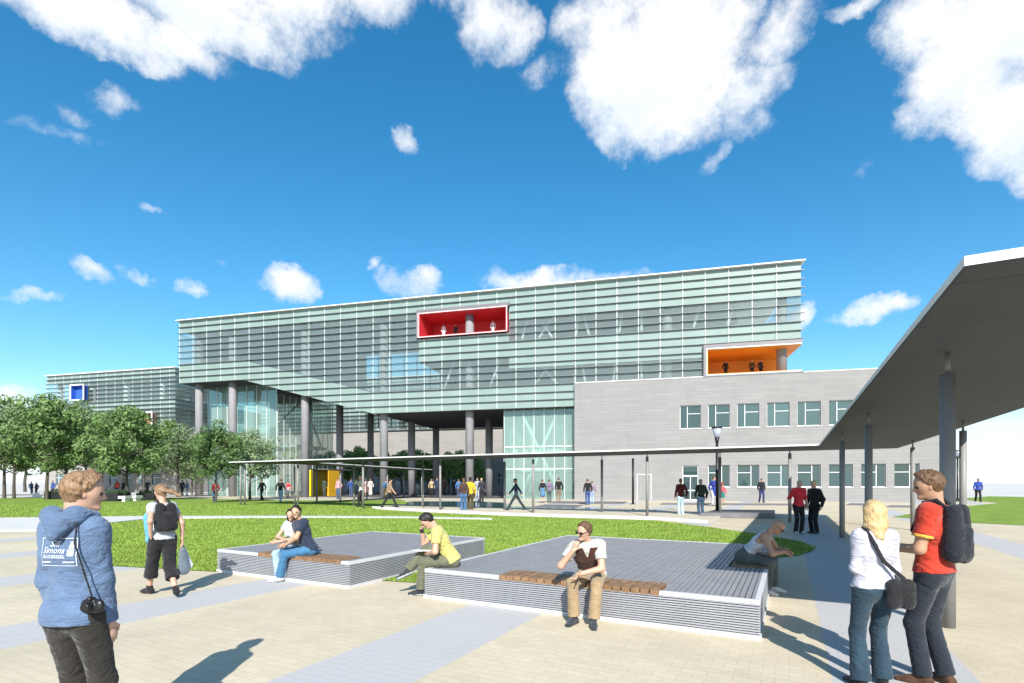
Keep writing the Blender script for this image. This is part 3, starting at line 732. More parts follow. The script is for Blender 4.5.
# distant pale building on the right
fb = thing('distant_building', 'plain pale building far away beyond the right lawn', 'building', (0,0,0), 0)
x0, x1 = (948-512)*150/F_PX, (977.5-512)*150/F_PX
obj('wall', B(x0-14, x1, 150, 175, 0, HC+12.3*150/F_PX), pm('far_wall', (.46,.46,.46), .9, 0, .04, .2), fb)
obj('roof', B(x0-14.2, x1+.2, 149.8, 175.2, HC+12.3*150/F_PX+.003, HC+12.3*150/F_PX+.35), pm('far_roof', (.5,.5,.5), .9), fb)

#@@SECTION furniture
# ------------------------------------------------------------------ street furniture
lampb = pm('lamp_black', (.02,.02,.022), .4, .3, .1, 3)
lglass = glass_mat('lamp_glass', (.7,.72,.8), .15, .1, .35, (.55,.57,.65))
def lamp(label, x, y, h, s=1):
    t = thing('street_lamp', label, 'street lamp', (x, y, 0), 0, 'street lamps')
    bm = BM(); cyl(bm, (0,0,0), (0,0,h-.85*s), .075*s, .065*s, 14); cyl(bm, (0,0,0), (0,0,.25), .11*s, .11*s, 14); obj('pole', bm, lampb, t)
    bm = BM(); cyl(bm, (0,0,h-.85*s), (0,0,h-.55*s), .065*s, .13*s, 14); obj('bracket', bm, lampb, t)
    bm = BM(); cyl(bm, (0,0,h-.548*s), (0,0,h-.08*s), .125*s, .25*s, 18); obj('glass_shade', bm, lglass, t)
    bm = BM(); cyl(bm, (0,0,h-.078*s), (0,0,h), .27*s, .25*s, 18); obj('cap', bm, lampb, t)
lamp('black street lamp with cone shaped glass head before the stone wing', *G(717, 515), 4.55)
lamp('small black street lamp far right beside the right lawn', *G(957.5, 501), 4.65)
# dark posts and low slabs on the plaza
x, y = G(633, 504.3); bm = BM(); cyl(bm, (0,0,0), (0,0,3.5), .085, .085, 12); cyl(bm, (0,0,0), (0,0,.06), .2, .2, 12); cyl(bm, (0,0,3.5), (0,0,3.56), .12, .09, 12)
o = obj('post', bm, lampb, None, (x, y, 0)); tag(o, 'thin dark post standing alone on the plaza before the stone wing', 'post')
slabm = pm('dark_stone', (.13,.125,.135), .6, 0, .15, 2, .1, 20)
def slab(label, pts, h):
    c = G(*pts[0]); P = [G(*p) for p in pts]
    bm = BM(); prism(bm, [(p[0]-c[0], p[1]-c[1]) for p in P], .0, h); bmesh.ops.recalc_face_normals(bm, faces=bm.faces)
    bmesh.ops.bevel(bm, geom=bm.edges[:], offset=.015, segments=1, affect='EDGES')
    o = obj('stone_slab', bm, slabm, None, (c[0], c[1], .002)); tag(o, label, 'slab', 'low dark stone slabs on the plaza')
slab('long thin dark slab nearest the teal glass hall', [(548,503.5),(622,504.2),(627,502.3),(560,501.8)], .06)
slab('short dark slab in front of the thin one by the teal hall', [(533,507.4),(573,508),(583,505.8),(545,505.2)], .06)
slab('long thin dark slab in front of the stone wing windows', [(660,504.8),(806,505.6),(806,504.4),(662,503.8)], .06)
slab('broad dark slab beside the black street lamp', [(700,518),(775,518.6),(775,514.5),(716,514)], .24)
slab('small dark slab behind the blonde woman towards the stone wing', [(846,505.2),(868,505.6),(872,504.2),(850,503.8)], .05)
slab('dark slab far right along the stone wing', [(886,507.3),(912,507.6),(910,506.2),(890,506)], .05)
# planters and white blocks below the trees
blackm = pm('black_planter', (.012,.012,.013), .5, 0, .2, 3)
shrub_m = pm('shrub_leaf', (.05,.10,.03), .6, 0, .35, 5)
def leaves_bm(bm, centres, n, size, r):
    for _ in range(n):
        c, rad = r.choice(centres)
        while True:
            v = Vector((r.uniform(-1,1), r.uniform(-1,1), r.uniform(-1,1)))
            if .25 < v.length < 1: break
        v = v.normalized()*(v.length**.5)
        p = Vector(c)+Vector((v.x*rad[0], v.y*rad[1], v.z*rad[2]))
        nrm_ = (v+Vector((r.gauss(0,.6), r.gauss(0,.6), r.gauss(.3,.6)))).normalized()
        a = nrm_.orthogonal().normalized(); b = nrm_.cross(a); ang = r.uniform(0, 2*PI)
        a, b = a*math.cos(ang)+b*math.sin(ang), b*math.cos(ang)-a*math.sin(ang)
        s = size*r.uniform(.6, 1.3)
        vs = [bm.verts.new(p-a*s), bm.verts.new(p-b*s*.5+nrm_*s*.12), bm.verts.new(p+a*s), bm.verts.new(p+b*s*.5+nrm_*s*.12)]
        bm.faces.new(vs)
def planter(label, xa, xb, yb, h, seed):
    a, b = G(xa, yb), G(xb, yb); w = b[0]-a[0]
    t = thing('planter', label, 'planter', (a[0], a[1], 0), 0, 'black planters below the trees')
    bm = BM(); box(bm, 0, w, 0, .1, 0, h); box(bm, 0, w, 1.5, 1.6, 0, h); box(bm, 0, .1, .11, 1.49, 0, h); box(bm, w-.1, w, .11, 1.49, 0, h); box(bm, .11, w-.11, .11, 1.49, 0, h-.12)
    obj('box', bm, blackm, t)
    bm = BM(); r = random.Random(seed)
    leaves_bm(bm, [((w*(i+.5)/6, .8, h+.05), (w/10, .5, r.uniform(.12,.3))) for i in range(6)], 500, .09, r); obj('shrubs', bm, shrub_m, t)
planter('black planter behind the head of the hoodie man', 44, 62, 499.5, .75, 1)
planter('long black planter between the hoodie man and the walking woman', 91, 118, 501.5, .78, 2)
planter('black planter just left of the walking woman head', 136, 154, 500.5, .70, 3)
wblk = pm('white_block', (.66,.66,.65), .6, 0, .05, 2)
def wbench(label, xa, xb, yb, h):
    a, b = G(xa, yb), G(xb, yb); w = b[0]-a[0]
    t = thing('block_bench', label, 'bench', (a[0], a[1], 0), 0, 'white block benches below the trees')
    bm = B(0, w, 0, .9, h*.55, h); obj('seat', bm, wblk, t)
    obj('base', B(.25, w-.1, .12, .8, 0, h*.55-.002), wblk, t)
wbench('white block bench farthest left below the trees', 29, 46, 497.5, .5)
wbench('white block bench at the right end of the long black planter', 118, 125, 501.8, .5)
wbench('white block bench at the left of the planter near the walking woman', 129.5, 136, 501.2, .5)
#@@SECTION trees
exec_trees = True
# ------------------------------------------------------------------ trees
bark_m = pm('bark', (.075,.065,.052), .9, 0, .3, 8, .4, 40)
def leafmat(name, col, v):
    m = pm(name, col, .55, 0, v, 1.1, 0, 1, .3)
    t, N, L = nt(m); b = N['Principled BSDF']; out = N['Material Output']
    tl = N.new('ShaderNodeBsdfTranslucent'); tl.inputs['Color'].default_value = rgba([c*1.3 for c in col])
    ms = N.new('ShaderNodeMixShader'); ms.inputs['Fac'].default_value = .25
    L.new(b.outputs[0], ms.inputs[1]); L.new(tl.outputs[0], ms.inputs[2]); L.new(ms.outputs[0], out.inputs['Surface'])
    return m
leaf_g = leafmat('leaf_green', (.150,.235,.080), .45)
leaf_s = leafmat('leaf_silver', (.215,.290,.150), .40)
leaf_d = leafmat('leaf_deep', (.100,.170,.055), .45)
def tree_proto(seed, H, R, base, nleaf, leafsize, lm):
    """returns (trunk mesh, crown mesh): tapered trunk with limbs, leaf clumps along the limbs"""
    r = random.Random(seed); bm = BM()
    p = Vector((0,0,0)); pts = [p]; hgt = H*.72; n = 6
    for i in range(1, n+1): pts.append(Vector((r.gauss(0,.05)*i*.5, r.gauss(0,.05)*i*.5, hgt*i/n)))
    for i in range(n):
        ra = .017*H*(1-.13*i); cyl(bm, pts[i], pts[i+1], ra, .017*H*(1-.13*(i+1)), 9, False)
    clumps = []
    nl = 26
    for i in range(nl):
        z = base+(hgt-base)*((i+.5)/nl)**.9; a = i*2.4+r.uniform(-.4,.4)
        f = (z-base)/(H-base); reach = R*(.62+.55*math.sin(min(1, f*1.25+.12)*PI))*r.uniform(.7,1.05)*.8
        q0 = Vector((0,0,z)); q1 = q0+Vector((math.cos(a)*reach*.55, math.sin(a)*reach*.55, reach*.30)); q2 = q1+Vector((math.cos(a+.2)*reach*.45, math.sin(a+.2)*reach*.45, reach*.20))
        cyl(bm, q0, q1, .0055*H, .0035*H, 6, False); cyl(bm, q1, q2, .0035*H, .0012*H, 6, False)
        for q, k in ((q1,.8),(q2,1.0),((q1+q2)/2,.75)):
            s = R*r.uniform(.15,.29)*k; clumps.append((tuple(q+Vector((r.gauss(0,.1*R), r.gauss(0,.1*R), r.gauss(.03,.1)*R))), (s, s, s*.75)))
    for i in range(14):
        s = R*r.uniform(.2,.32); z = H-s*.8-r.uniform(0, .22)*H
        k = R*.62*((H-z)/(H-base))**.6; a = r.uniform(0, 2*PI); clumps.append(((math.cos(a)*k*r.random(), math.sin(a)*k*r.random(), z), (s, s, s*.8)))
    tm = bpy.data.meshes.new('trunk'); bm.to_mesh(tm); bm.free(); tm.materials.append(bark_m)
    bm = BM(); leaves_bm(bm, clumps, nleaf, leafsize, r)
    cmh = bpy.data.meshes.new('crown'); bm.to_mesh(cmh); bm.free(); cmh.materials.append(lm)
    return tm, cmh
leaf_c = leafmat('leaf_painted_sun', (.26,.40,.13), .4)  # brighter leaf colour stands in for sunlight the shaded courtyard never gets
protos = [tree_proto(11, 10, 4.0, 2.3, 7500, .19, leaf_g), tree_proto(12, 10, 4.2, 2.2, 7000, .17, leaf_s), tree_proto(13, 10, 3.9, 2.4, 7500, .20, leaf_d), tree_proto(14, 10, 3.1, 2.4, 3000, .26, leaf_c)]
def tree(label, x, yb, ytop, k, group, rz, wid=1.0):
    X, Y = G(x, yb); h = HC+(HY-ytop)*Y/F_PX; s = h/10
    t = thing('tree', label, 'tree', (X, Y, 0), rz, group); t.scale = (s*wid, s*wid, s)
    link('trunk', protos[k][0], t); link('crown', protos[k][1], t)
GR = 'trees of the grove at the left'
for i, a in enumerate([
 ('dark green tree at the left edge of the photo with a slim trunk', 4.5, 498.5, 400, 2, 1.0, .95),
 ('silvery green tree second from the left edge', 14, 498.8, 402, 1, 2.2, .9),
 ('tall tree just left of the hoodie man, its top the highest of the grove', 47, 499.6, 391, 0, .4, .92),
 ('broad silver leaved tree directly above the hoodie man head', 66, 498, 397, 1, 3.0, 1.05),
 ('round dark green tree right of the hoodie man, clearest single crown', 127, 501, 403, 0, 5.0, 1.02),
 ('small silver green tree above the walking woman', 178, 497, 421, 1, 1.7, 1.18),
 ('slim dark green tree before the left glass hall by the walkway end', 216, 503, 419, 2, 4.1, .75),
 ('pale silver tree in front of the glass hall corner', 250, 500, 427, 1, .9, 1.15),
 ('rear tree with thin trunk between the tall tree and the left edge', 25, 491.8, 408, 2, 2.7, 1.0),
 ('rear tree standing behind the silver tree of the grove', 86, 493, 414, 2, 3.7, 1.0),
 ('rear thin tree behind the long black planter', 102, 493, 416, 0, .2, .9),
 ('rear tree between the round tree and the walking woman', 144, 493, 428, 1, 5.6, 1.0),
 ('rear dark tree by the first building column', 192, 494.5, 440, 0, 2.0, .95),
 ('rear tree just beyond the left edge of the photo', -14, 496, 398, 0, 3.3, 1.0)]): tree(a[0], a[1], a[2], a[3], a[4], GR, a[5], a[6])
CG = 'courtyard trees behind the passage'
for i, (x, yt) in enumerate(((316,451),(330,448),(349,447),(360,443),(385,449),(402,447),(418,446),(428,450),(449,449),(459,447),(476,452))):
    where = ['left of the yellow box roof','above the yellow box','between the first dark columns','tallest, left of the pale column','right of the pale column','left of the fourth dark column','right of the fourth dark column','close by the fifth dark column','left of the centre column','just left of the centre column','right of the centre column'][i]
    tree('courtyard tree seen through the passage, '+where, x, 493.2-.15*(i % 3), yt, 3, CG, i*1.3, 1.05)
#@@SECTION people
# ------------------------------------------------------------------ people: implicit bodies meshed by surface nets
V3 = lambda *a: np.array(a, float)
def unit(v): v = np.asarray(v, float); return v/ (np.linalg.norm(v)+1e-12)
class Sdf:
    """list of tapered capsules blended together; cuts trim hems"""
    def __init__(s): s.p = []; s.cuts = []; s.wr = 0
    def c(s, a, b, ra, rb=None, lab=0, flat=None, fk=1.0, k=.02, cb=False, ca=False, sub=False):
        s.p.append((V3(*a), V3(*b), ra, ra if rb is None else rb, lab, None if flat is None else unit(flat), fk, k, ca, cb, sub)); return s
    def cut(s, pt, n): s.cuts.append((V3(*pt), unit(n))); return s
    def prim(s, q, P):
        a, b, ra, rb, lab, fl, fk, k, ca, cb, sub = q
        ab = b-a; L2 = ab.dot(ab)
        d = P-a
        t = np.clip((d@ab)/L2, 0, 1) if L2 > 1e-10 else np.zeros(P.shape[:-1])
        e = d - t[..., None]*ab
        if fl is not None:
            h = e@fl; e = e + (h*(1/fk-1))[..., None]*fl
        f = np.sqrt((e*e).sum(-1)) - (ra+(rb-ra)*t)
        if fl is not None: f = f*min(1.0, (fk+1)/2)
        if cb and L2 > 1e-10: f = np.maximum(f, (P-b)@(ab/math.sqrt(L2)))
        if ca and L2 > 1e-10: f = np.maximum(f, (a-P)@(ab/math.sqrt(L2)))
        return f
    def wrinkle(s, P):
        w = np.zeros(P.shape[:-1])
        for i, (vx, vy, vz, ph) in enumerate(((31,12,64,0),(-24,29,58,1.3),(34,-46,82,2.1),(67,40,-45,.7),(82,-50,101,2.9))):
            w += np.sin(P[..., 0]*vx+P[..., 1]*vy+P[..., 2]*vz+ph+1.7*np.sin(P[..., 2]*17+i))
        return w*s.wr/5
    def ev(s, P):
        f = np.full(P.shape[:-1], 9.0)
        for q in s.p:
            if isinstance(q[0], str): f = np.maximum(f, (P-q[1])@q[2]); continue
            d = s.prim(q, P); k = q[7]
            if q[10]: f = np.maximum(f, -d); continue
            h = np.clip(.5+.5*(f-d)/k, 0, 1); f = f*(1-h)+d*h-k*h*(1-h)
        if s.wr: f = f+s.wrinkle(P)
        for pt, n in s.cuts: f = np.maximum(f, (P-pt)@n)
        return f
    def now(s, pt, n): s.p.append(('cut', V3(*pt), unit(n))); return s
    def mesh(s, name, h, mats, smooth=True):
        lo = np.min([np.minimum(q[0], q[1])-max(q[2], q[3])*1.6 for q in s.p if not isinstance(q[0], str) and not q[10]], 0)-3*h
        hi = np.max([np.maximum(q[0], q[1])+max(q[2], q[3])*1.6 for q in s.p if not isinstance(q[0], str) and not q[10]], 0)+3*h
        n = np.ceil((hi-lo)/h).astype(int)+1
        f = np.full(n, .5); lab = np.zeros(n, np.int8); best = np.full(n, 9.0)
        ax = [lo[i]+h*np.arange(n[i]) for i in range(3)]
        def grid(i0, i1): return np.stack(np.meshgrid(*[ax[j][i0[j]:i1[j]] for j in range(3)], indexing='ij'), -1)
        for q in s.p:
            if isinstance(q[0], str): f = np.maximum(f, (grid((0,0,0), n)-q[1])@q[2]); continue
            m = max(q[2], q[3])*1.6+q[7]+2*h
            i0 = np.maximum(((np.minimum(q[0], q[1])-m-lo)/h).astype(int), 0); i1 = np.minimum(((np.maximum(q[0], q[1])+m-lo)/h).astype(int)+2, n)
            sl_ = tuple(slice(a, b) for a, b in zip(i0, i1)); P = grid(i0, i1)
            d = s.prim(q, P); k = q[7]; fs = f[sl_]
            if q[10]: f[sl_] = np.maximum(fs, -d); continue
            t = np.clip(.5+.5*(fs-d)/k, 0, 1); f[sl_] = fs*(1-t)+d*t-k*t*(1-t)
            bs = best[sl_]; w = d < bs; bs[w] = d[w]; lab[sl_][w] = q[4]
        if s.wr or s.cuts:
            P = grid((0,0,0), n)
            if s.wr: f = f+s.wrinkle(P)
            for pt, nn in s.cuts: f = np.maximum(f, (P-pt)@nn)
        f[0] = f[-1] = .5; f[:, 0] = f[:, -1] = .5; f[:, :, 0] = f[:, :, -1] = .5
        neg = f < 0
        off = [(i, j, k) for i in (0,1) for j in (0,1) for k in (0,1)]
        def sh(A, o): return A[o[0]:A.shape[0]-1+o[0], o[1]:A.shape[1]-1+o[1], o[2]:A.shape[2]-1+o[2]]
        cnt = sum(sh(neg, o).astype(np.int8) for o in off); act = (cnt > 0) & (cnt < 8)
        idx = np.full(act.shape, -1); ii = np.argwhere(act); idx[act] = np.arange(len(ii))
        fv = {o: sh(f, o)[act] for o in off}
        pos = np.zeros((len(ii), 3)); num = np.zeros(len(ii))
        for o in off:
            for a in range(3):
                if o[a]: continue
                o2 = list(o); o2[a] = 1; o2 = tuple(o2); f0, f1 = fv[o], fv[o2]; cr = (f0 < 0) != (f1 < 0)
                t = np.where(cr, f0/np.where(cr, f0-f1, 1), 0); p = np.tile(np.array(o, float), (len(ii), 1)); p[:, a] += t
                pos += np.where(cr[:, None], p, 0); num += cr
        vv = lo+h*(ii+pos/num[:, None])
        quads = []; labs = []
        for a in range(3):
            b, c = (a+1) % 3, (a+2) % 3
            A0 = np.moveaxis(neg, (a, b, c), (0, 1, 2)); I = np.moveaxis(idx, (a, b, c), (0, 1, 2)); LB = np.moveaxis(lab, (a, b, c), (0, 1, 2))
            e = A0[:-1, 1:-1, 1:-1] != A0[1:, 1:-1, 1:-1]; w = np.argwhere(e)
            x, y, z = w[:, 0], w[:, 1]+1, w[:, 2]+1
            q = np.stack([I[x, y-1, z-1], I[x, y, z-1], I[x, y, z], I[x, y-1, z]], 1)
            flip = ~A0[x, y, z]; q[flip] = q[flip][:, ::-1]
            quads.append(q); labs.append(LB[x+flip, y, z])
        q = np.concatenate(quads); lb = np.concatenate(labs)
        ok = (q >= 0).all(1); q, lb = q[ok], lb[ok]
        me = bpy.data.meshes.new(name)
        me.from_pydata(vv.tolist(), [], q.tolist())
        for m in mats: me.materials.append(m)
        me.polygons.foreach_set('material_index', np.minimum(lb, len(mats)-1).astype(np.int32))
        if smooth: me.polygons.foreach_set('use_smooth', np.ones(len(q), bool))
        me.update(); return me

def ik(a, b, l1, l2, pole):
    a, b = np.asarray(a, float), np.asarray(b, float); d = b-a; D = np.linalg.norm(d)
    if D > (l1+l2)*.999: b = a+d/D*(l1+l2)*.999; d = b-a; D = np.linalg.norm(d)
    u = d/D; x = (l1*l1-l2*l2+D*D)/(2*D); hgt = math.sqrt(max(0, l1*l1-x*x))
    p = np.asarray(pole, float); p = p-u*p.dot(u); p = unit(p)
    return a+u*x+p*hgt, b
def rotz(v, a): c, s = math.cos(a), math.sin(a); return V3(v[0]*c-v[1]*s, v[0]*s+v[1]*c, v[2])

def skel(H=1.75, pel=None, lean=0, side=0, yaw=0, head=(0, 0), ank=None, wri=None, kpole=None, epole=None, female=False, toes=None, shw=1.0):
    """joints in metres, person faces +y, right hand at +x. lean: torso tilt forward (deg); yaw: torso turn (deg, + = left)"""
    K = {'H': H, 'fem': female}
    pel = V3(*(pel if pel is not None else (0, 0, .525*H))); K['pel'] = pel
    le, si, ya = math.radians(lean), math.radians(side), math.radians(yaw)
    up = V3(math.sin(si), math.sin(le), math.cos(le)*math.cos(si)); up = unit(up)
    Rr = rotz((1,0,0), ya); Fw = unit(np.cross(up, Rr)); Rr = unit(np.cross(Fw, up))
    K['up'], K['R'], K['F'] = up, Rr, Fw
    K['chest'] = pel+up*.195*H-Fw*.004*H
    K['neck'] = pel+up*.305*H-Fw*.012*H
    sw = (.079 if female else .092)*H*shw
    K['sh'] = [K['neck']-Rr*sw-up*.028*H, K['neck']+Rr*sw-up*.028*H]
    hy, hp = math.radians(head[0]), math.radians(head[1])
    hu = unit(V3(0,0,1)*.6+up*.4); hf = rotz(Fw, hy); hf = unit(hf-hu*hf.dot(hu)); hf, hu = unit(hf*math.cos(hp)-hu*math.sin(hp)), unit(hu*math.cos(hp)+hf*math.sin(hp))
    K['hu'], K['hf'] = hu, hf; K['hr'] = np.cross(hf, hu)
    K['head'] = K['neck']+up*.036*H+hu*.060*H+hf*.016*H
    hw = .050*H
    K['hip'] = [pel-rotz((1,0,0), ya*.4)*hw-V3(0,0,.01*H), pel+rotz((1,0,0), ya*.4)*hw-V3(0,0,.01*H)]
    l1, l2 = .245*H, .240*H
    ank = ank or [(-.055*H, 0, .042*H), (.055*H, 0, .042*H)]
    kpole = kpole or [(0,1,.0), (0,1,.0)]
    K['knee'], K['ank'] = [], []
    for i in range(2):
        k, a = ik(K['hip'][i], ank[i], l1, l2, kpole[i]); K['knee'].append(k); K['ank'].append(a)
    K['toe'] = [unit(V3(*(toes[i] if toes else ((-.18 if i == 0 else .18), 1, 0)))) for i in range(2)]
    if wri is None: wri = [(-.155*H, .02*H, .50*H), (.155*H, .02*H, .50*H)]
    epole = epole or [(-.4,-1,-.2), (.4,-1,-.2)]
    K['el'], K['wr'] = [], []
    for i in range(2):
        e, w = ik(K['sh'][i], wri[i], .172*H, .150*H, epole[i]); K['el'].append(e); K['wr'].append(w)
    return K

def hand(s, w, d, nrm_, side, H, curl=.5, lab=0, fine=True):
    """w wrist, d pointing direction, nrm_ palm normal (palm faces +nrm_), side = direction of the thumb"""
    k = H/1.75; d = unit(d); nrm_ = unit(nrm_-d*np.dot(nrm_, d)); sd = unit(side-d*np.dot(side, d)-nrm_*np.dot(side, nrm_))
    s.c(w+d*.012*k, w+d*.075*k, .026*k, .035*k, lab, nrm_, .45, .012)
    ln = (.070, .080, .075, .060)
    for i in range(4):
        o = (1.5-i)*.0165*k; a = w+d*.078*k+sd*o
        c1, c2 = curl*.6, curl*1.5
        m = a+(d*math.cos(c1)+nrm_*math.sin(c1))*ln[i]*.55*k; e = m+(d*math.cos(c2)+nrm_*math.sin(c2))*ln[i]*.5*k
        s.c(a, m, .0092*k, .0085*k, lab, k=.006); s.c(m, e, .0085*k, .0068*k, lab, k=.005)
    a = w+d*.022*k+sd*.024*k; m = a+(d*.65+sd*.7+nrm_*.25)*.042*k; e = m+(d*.9+sd*.1+nrm_*.35)*.034*k
    s.c(a, m, .0125*k, .0105*k, lab, k=.01); s.c(m, e, .0105*k, .008*k, lab, k=.006)

def torso(s, K, o=0, lab=0, k=.05, wide=.94):
    H, R, F, up = K['H'], K['R'], K['F'], K['up']; fm = K['fem']
    pel, ch, nk = K['pel'], K['chest'], K['neck']
    w = pel+up*.09*H
    s.c(pel-R*.030*H, pel+R*.030*H, .063*H+o, None, lab, F, .84, k)
    s.c(pel+up*.02*H, w, (.079 if not fm else .077)*H*wide+o, (.073 if not fm else .060)*H*wide+o, lab, F, .70, k)
    s.c(w, ch, (.073 if not fm else .060)*H*wide+o, (.084 if not fm else .072)*H*wide+o, lab, F, .68, k)
    s.c(ch-R*.036*H, ch+R*.036*H, .062*H+o, None, lab, F, .88, k)
    if fm:
        for q in (-1, 1): s.c(ch+R*q*.038*H+F*.052*H-up*.012*H, ch+R*q*.036*H+F*.04*H+up*.02*H, .030*H+o, .024*H+o, lab, k=.04)
    sl, sr = K['sh']; c = ch+up*.07*H
    s.c(c-R*.05*H, c+R*.05*H, .05*H+o, None, lab, F, .9, k)
    for q in (sl, sr): s.c(nk-up*.012*H, q-(q-nk)*.12, .031*H+o, .029*H+o, lab, k=.035)
    return s
def headp(s, K, lab=0, face=True, eye=None, lip=None, brow=None):
    H, u, f, r, h = K['H'], K['hu'], K['hf'], K['hr'], K['head']
    k = H/1.75*.95
    s.c(K['neck']-K['up']*.02*H, h-u*.035*H-f*.02*H, .030*H, .0275*H, lab, k=.03)
    s.c(h-f*.018*k+u*.030*k, h+f*.020*k+u*.034*k, .082*k, .078*k, lab, r, .88, .03)
    s.c(h+f*.030*k-u*.015*k, h+f*.052*k-u*.080*k, .060*k, .030*k, lab, r, .95, .04)
    s.c(h+f*.02*k-u*.02*k, h+f*.01*k-u*.062*k, .066*k, .05*k, lab, r, .86, .03)
    if face:
        s.c(h+f*.091*k+u*.008*k, h+f*.108*k-u*.026*k, .0085*k, .013*k, lab, k=.012)
        s.c(h+f*.100*k-u*.030*k-r*.011*k, h+f*.100*k-u*.030*k+r*.011*k, .008*k, None, lab, k=.008)
        for q in (-1, 1):
            s.c(h+f*.086*k+u*.017*k+r*q*.018*k, h+f*.074*k+u*.016*k+r*q*.044*k, .009*k, .007*k, lab, u, .55, .008)
            s.c(h+f*.085*k-u*.0*k+r*q*.031*k, h+f*.085*k-u*.0*k+r*q*.035*k, .0062*k, None, lab if eye is None else eye, k=.004)
            s.c(h+r*q*.074*k-f*.006*k+u*.018*k, h+r*q*.070*k+f*.002*k-u*.026*k, .018*k, .010*k, lab, r, .5, .008)
        s.c(h+f*.088*k-u*.052*k-r*.018*k, h+f*.088*k-u*.052*k+r*.018*k, .0075*k, None, lab if lip is None else lip, k=.006)
        s.c(h+f*.076*k-u*.088*k, h+f*.078*k-u*.090*k, .019*k, None, lab, k=.02)
    return s
def hair_short(K, grow=.006, front=.8, tufts=90):
    s = Sdf(); H, u, f, r, h = K['H'], K['hu'], K['hf'], K['hr'], K['head']; k = H/1.75
    s.c(h-f*.020*k+u*.034*k, h+f*.022*k+u*.040*k, (.083+grow)*k, (.080+grow)*k, 0, r, .88, .02)
    s.c(h-f*.035*k+u*.01*k, h-f*.035*k-u*.045*k, (.062+grow)*k, (.040+grow)*k, 0, r, .95, .03)
    s.c(h+f*.060*k+u*.088*k, h+f*.085*k+u*.075*k, .022*k, .014*k, 0, k=.02)
    s.now(h+f*.034*k+u*.038*k, f*front-u*.55); s.now(h-u*.062*k+f*0, -u*.85+f*.5)
    rt = random.Random(int(H*1000)); n_t = 0
    while n_t < tufts:
        v = V3(rt.gauss(0,1), rt.gauss(0,1), rt.gauss(.3,1)); v = unit(v)
        d = r*v[0]*.92+f*v[1]+u*v[2]; q = h+u*.034*k+d*(.080+grow)*k
        if (q-(h+f*.034*k+u*.038*k)).dot(f*front-u*.55) > -.004 or (q-(h-u*.05*k)).dot(-u) > 0: continue
        t = unit(d*.45+r*rt.gauss(.1,.45)+f*rt.gauss(.15,.45)+u*rt.gauss(.05,.3)); L_ = rt.uniform(.010,.022)*k
        s.c(q-d*.008*k, q+t*L_, .010*k, .0035*k, 0, k=.010); n_t += 1
    s.wr = .003
    return s
def hair_long(K, length=.20, w=.085):
    s = hair_short(K, .010, tufts=0); H, u, f, r, h = K['H'], K['hu'], K['hf'], K['hr'], K['head']; k = H/1.75
    rr = random.Random(3)
    for i in range(15):
        q = -1+2*i/14.0; l = length*rr.uniform(.82, 1.06)*(1-.12*q*q); b = .072*(1-.55*q*q)
        a = h+r*q*.066*k-f*b*k+u*.035*k; m = h+r*q*w*.95*k-f*(b+.022)*k-u*length*.45; e = h+r*(q*w*.92+rr.uniform(-.012,.012))*k-f*(b+.03+rr.uniform(-.01,.012))*k-u*l
        s.c(a, m, .030*k, .026*k, 0, k=.02); s.c(m, e, .026*k, .009*k, 0, k=.016)
    s.wr = .003; return s
def legs(s, K, o=0, lab=0, k=.03, flare=0, upto=1.0, cap=False, rows=(0,1)):
    H = K['H']; fm = 1.06 if K['fem'] else 1.0
    for i in rows:
        hp, kn, an = K['hip'][i], K['knee'][i], K['ank'][i]
        s.c(hp, kn, .047*H*fm+o, .031*H+o, lab, k=k)
        e = kn+(an-kn)*upto
        if flare == 0:
            d = unit(an-kn); bk = unit(np.cross(d, np.cross(V3(*K['toe'][i]), d)))*-1
            s.c(kn, kn+(an-kn)*.35-V3(*K['toe'][i])*.006*H, .030*H+o, .031*H+o, lab, k=k)
            s.c(kn+(an-kn)*.30, e, .030*H+o, (.020*H if not cap else .024*H)+o, lab, k=k, cb=cap)
        else: s.c(kn, e, .031*H+o, .027*H+o+flare, lab, k=k, cb=cap)
    return s
def feet(s, K, lab=0, o=0, rows=(0,1), sole=None):
    H = K['H']; k = H/1.75
    for i in rows:
        an, t = K['ank'][i], K['toe'][i]; kn = K['knee'][i]
        shin = unit(kn-an)
        dn = unit(-shin+t*shin.dot(t)) if abs(shin.dot(t)) < .95 else V3(0,0,-1)
        b = an+dn*.042*k
        s.c(an+shin*.03*k, b-t*.030*k, .034*k+o, .030*k+o, lab, k=.02)
        s.c(b-t*.035*k, b+t*.10*k, .030*k+o, .037*k+o, lab, dn, .8, .025)
        s.c(b+t*.09*k, b+t*.165*k+dn*.006*k, .037*k+o, .027*k+o, lab, dn, .72, .02)
        s.c(an, b+t*.09*k, .03*k+o, .026*k+o, lab, k=.02)
        if sole is not None: s.c(b-t*.04*k+dn*.026*k, b+t*.155*k+dn*.026*k, .036*k+o, .036*k+o, sole, dn, .30, .004)
    return s
def arms(s, K, o=0, lab=0, upto=2.0, k=.025, cap=False, rows=(0,1), loose=0):
    H = K['H']; fm = .86 if K['fem'] else 1.0
    for i in rows:
        sh, el, wr = K['sh'][i], K['el'][i], K['wr'][i]
        s.c(sh, sh+(el-sh)*.2, .032*H*fm+o, .030*H*fm+o, lab, k=.035)
        e = sh+(el-sh)*min(1, upto)
        s.c(sh, e, .029*H*fm+o, (.0245*H*fm+o+loose), lab, k=k, cb=cap and upto <= 1)
        if upto > 1:
            e = el+(wr-el)*(upto-1); s.c(el, e, .0245*H*fm+o+loose, .0172*H*fm+o+loose*.7, lab, k=k, cb=cap)
    return s

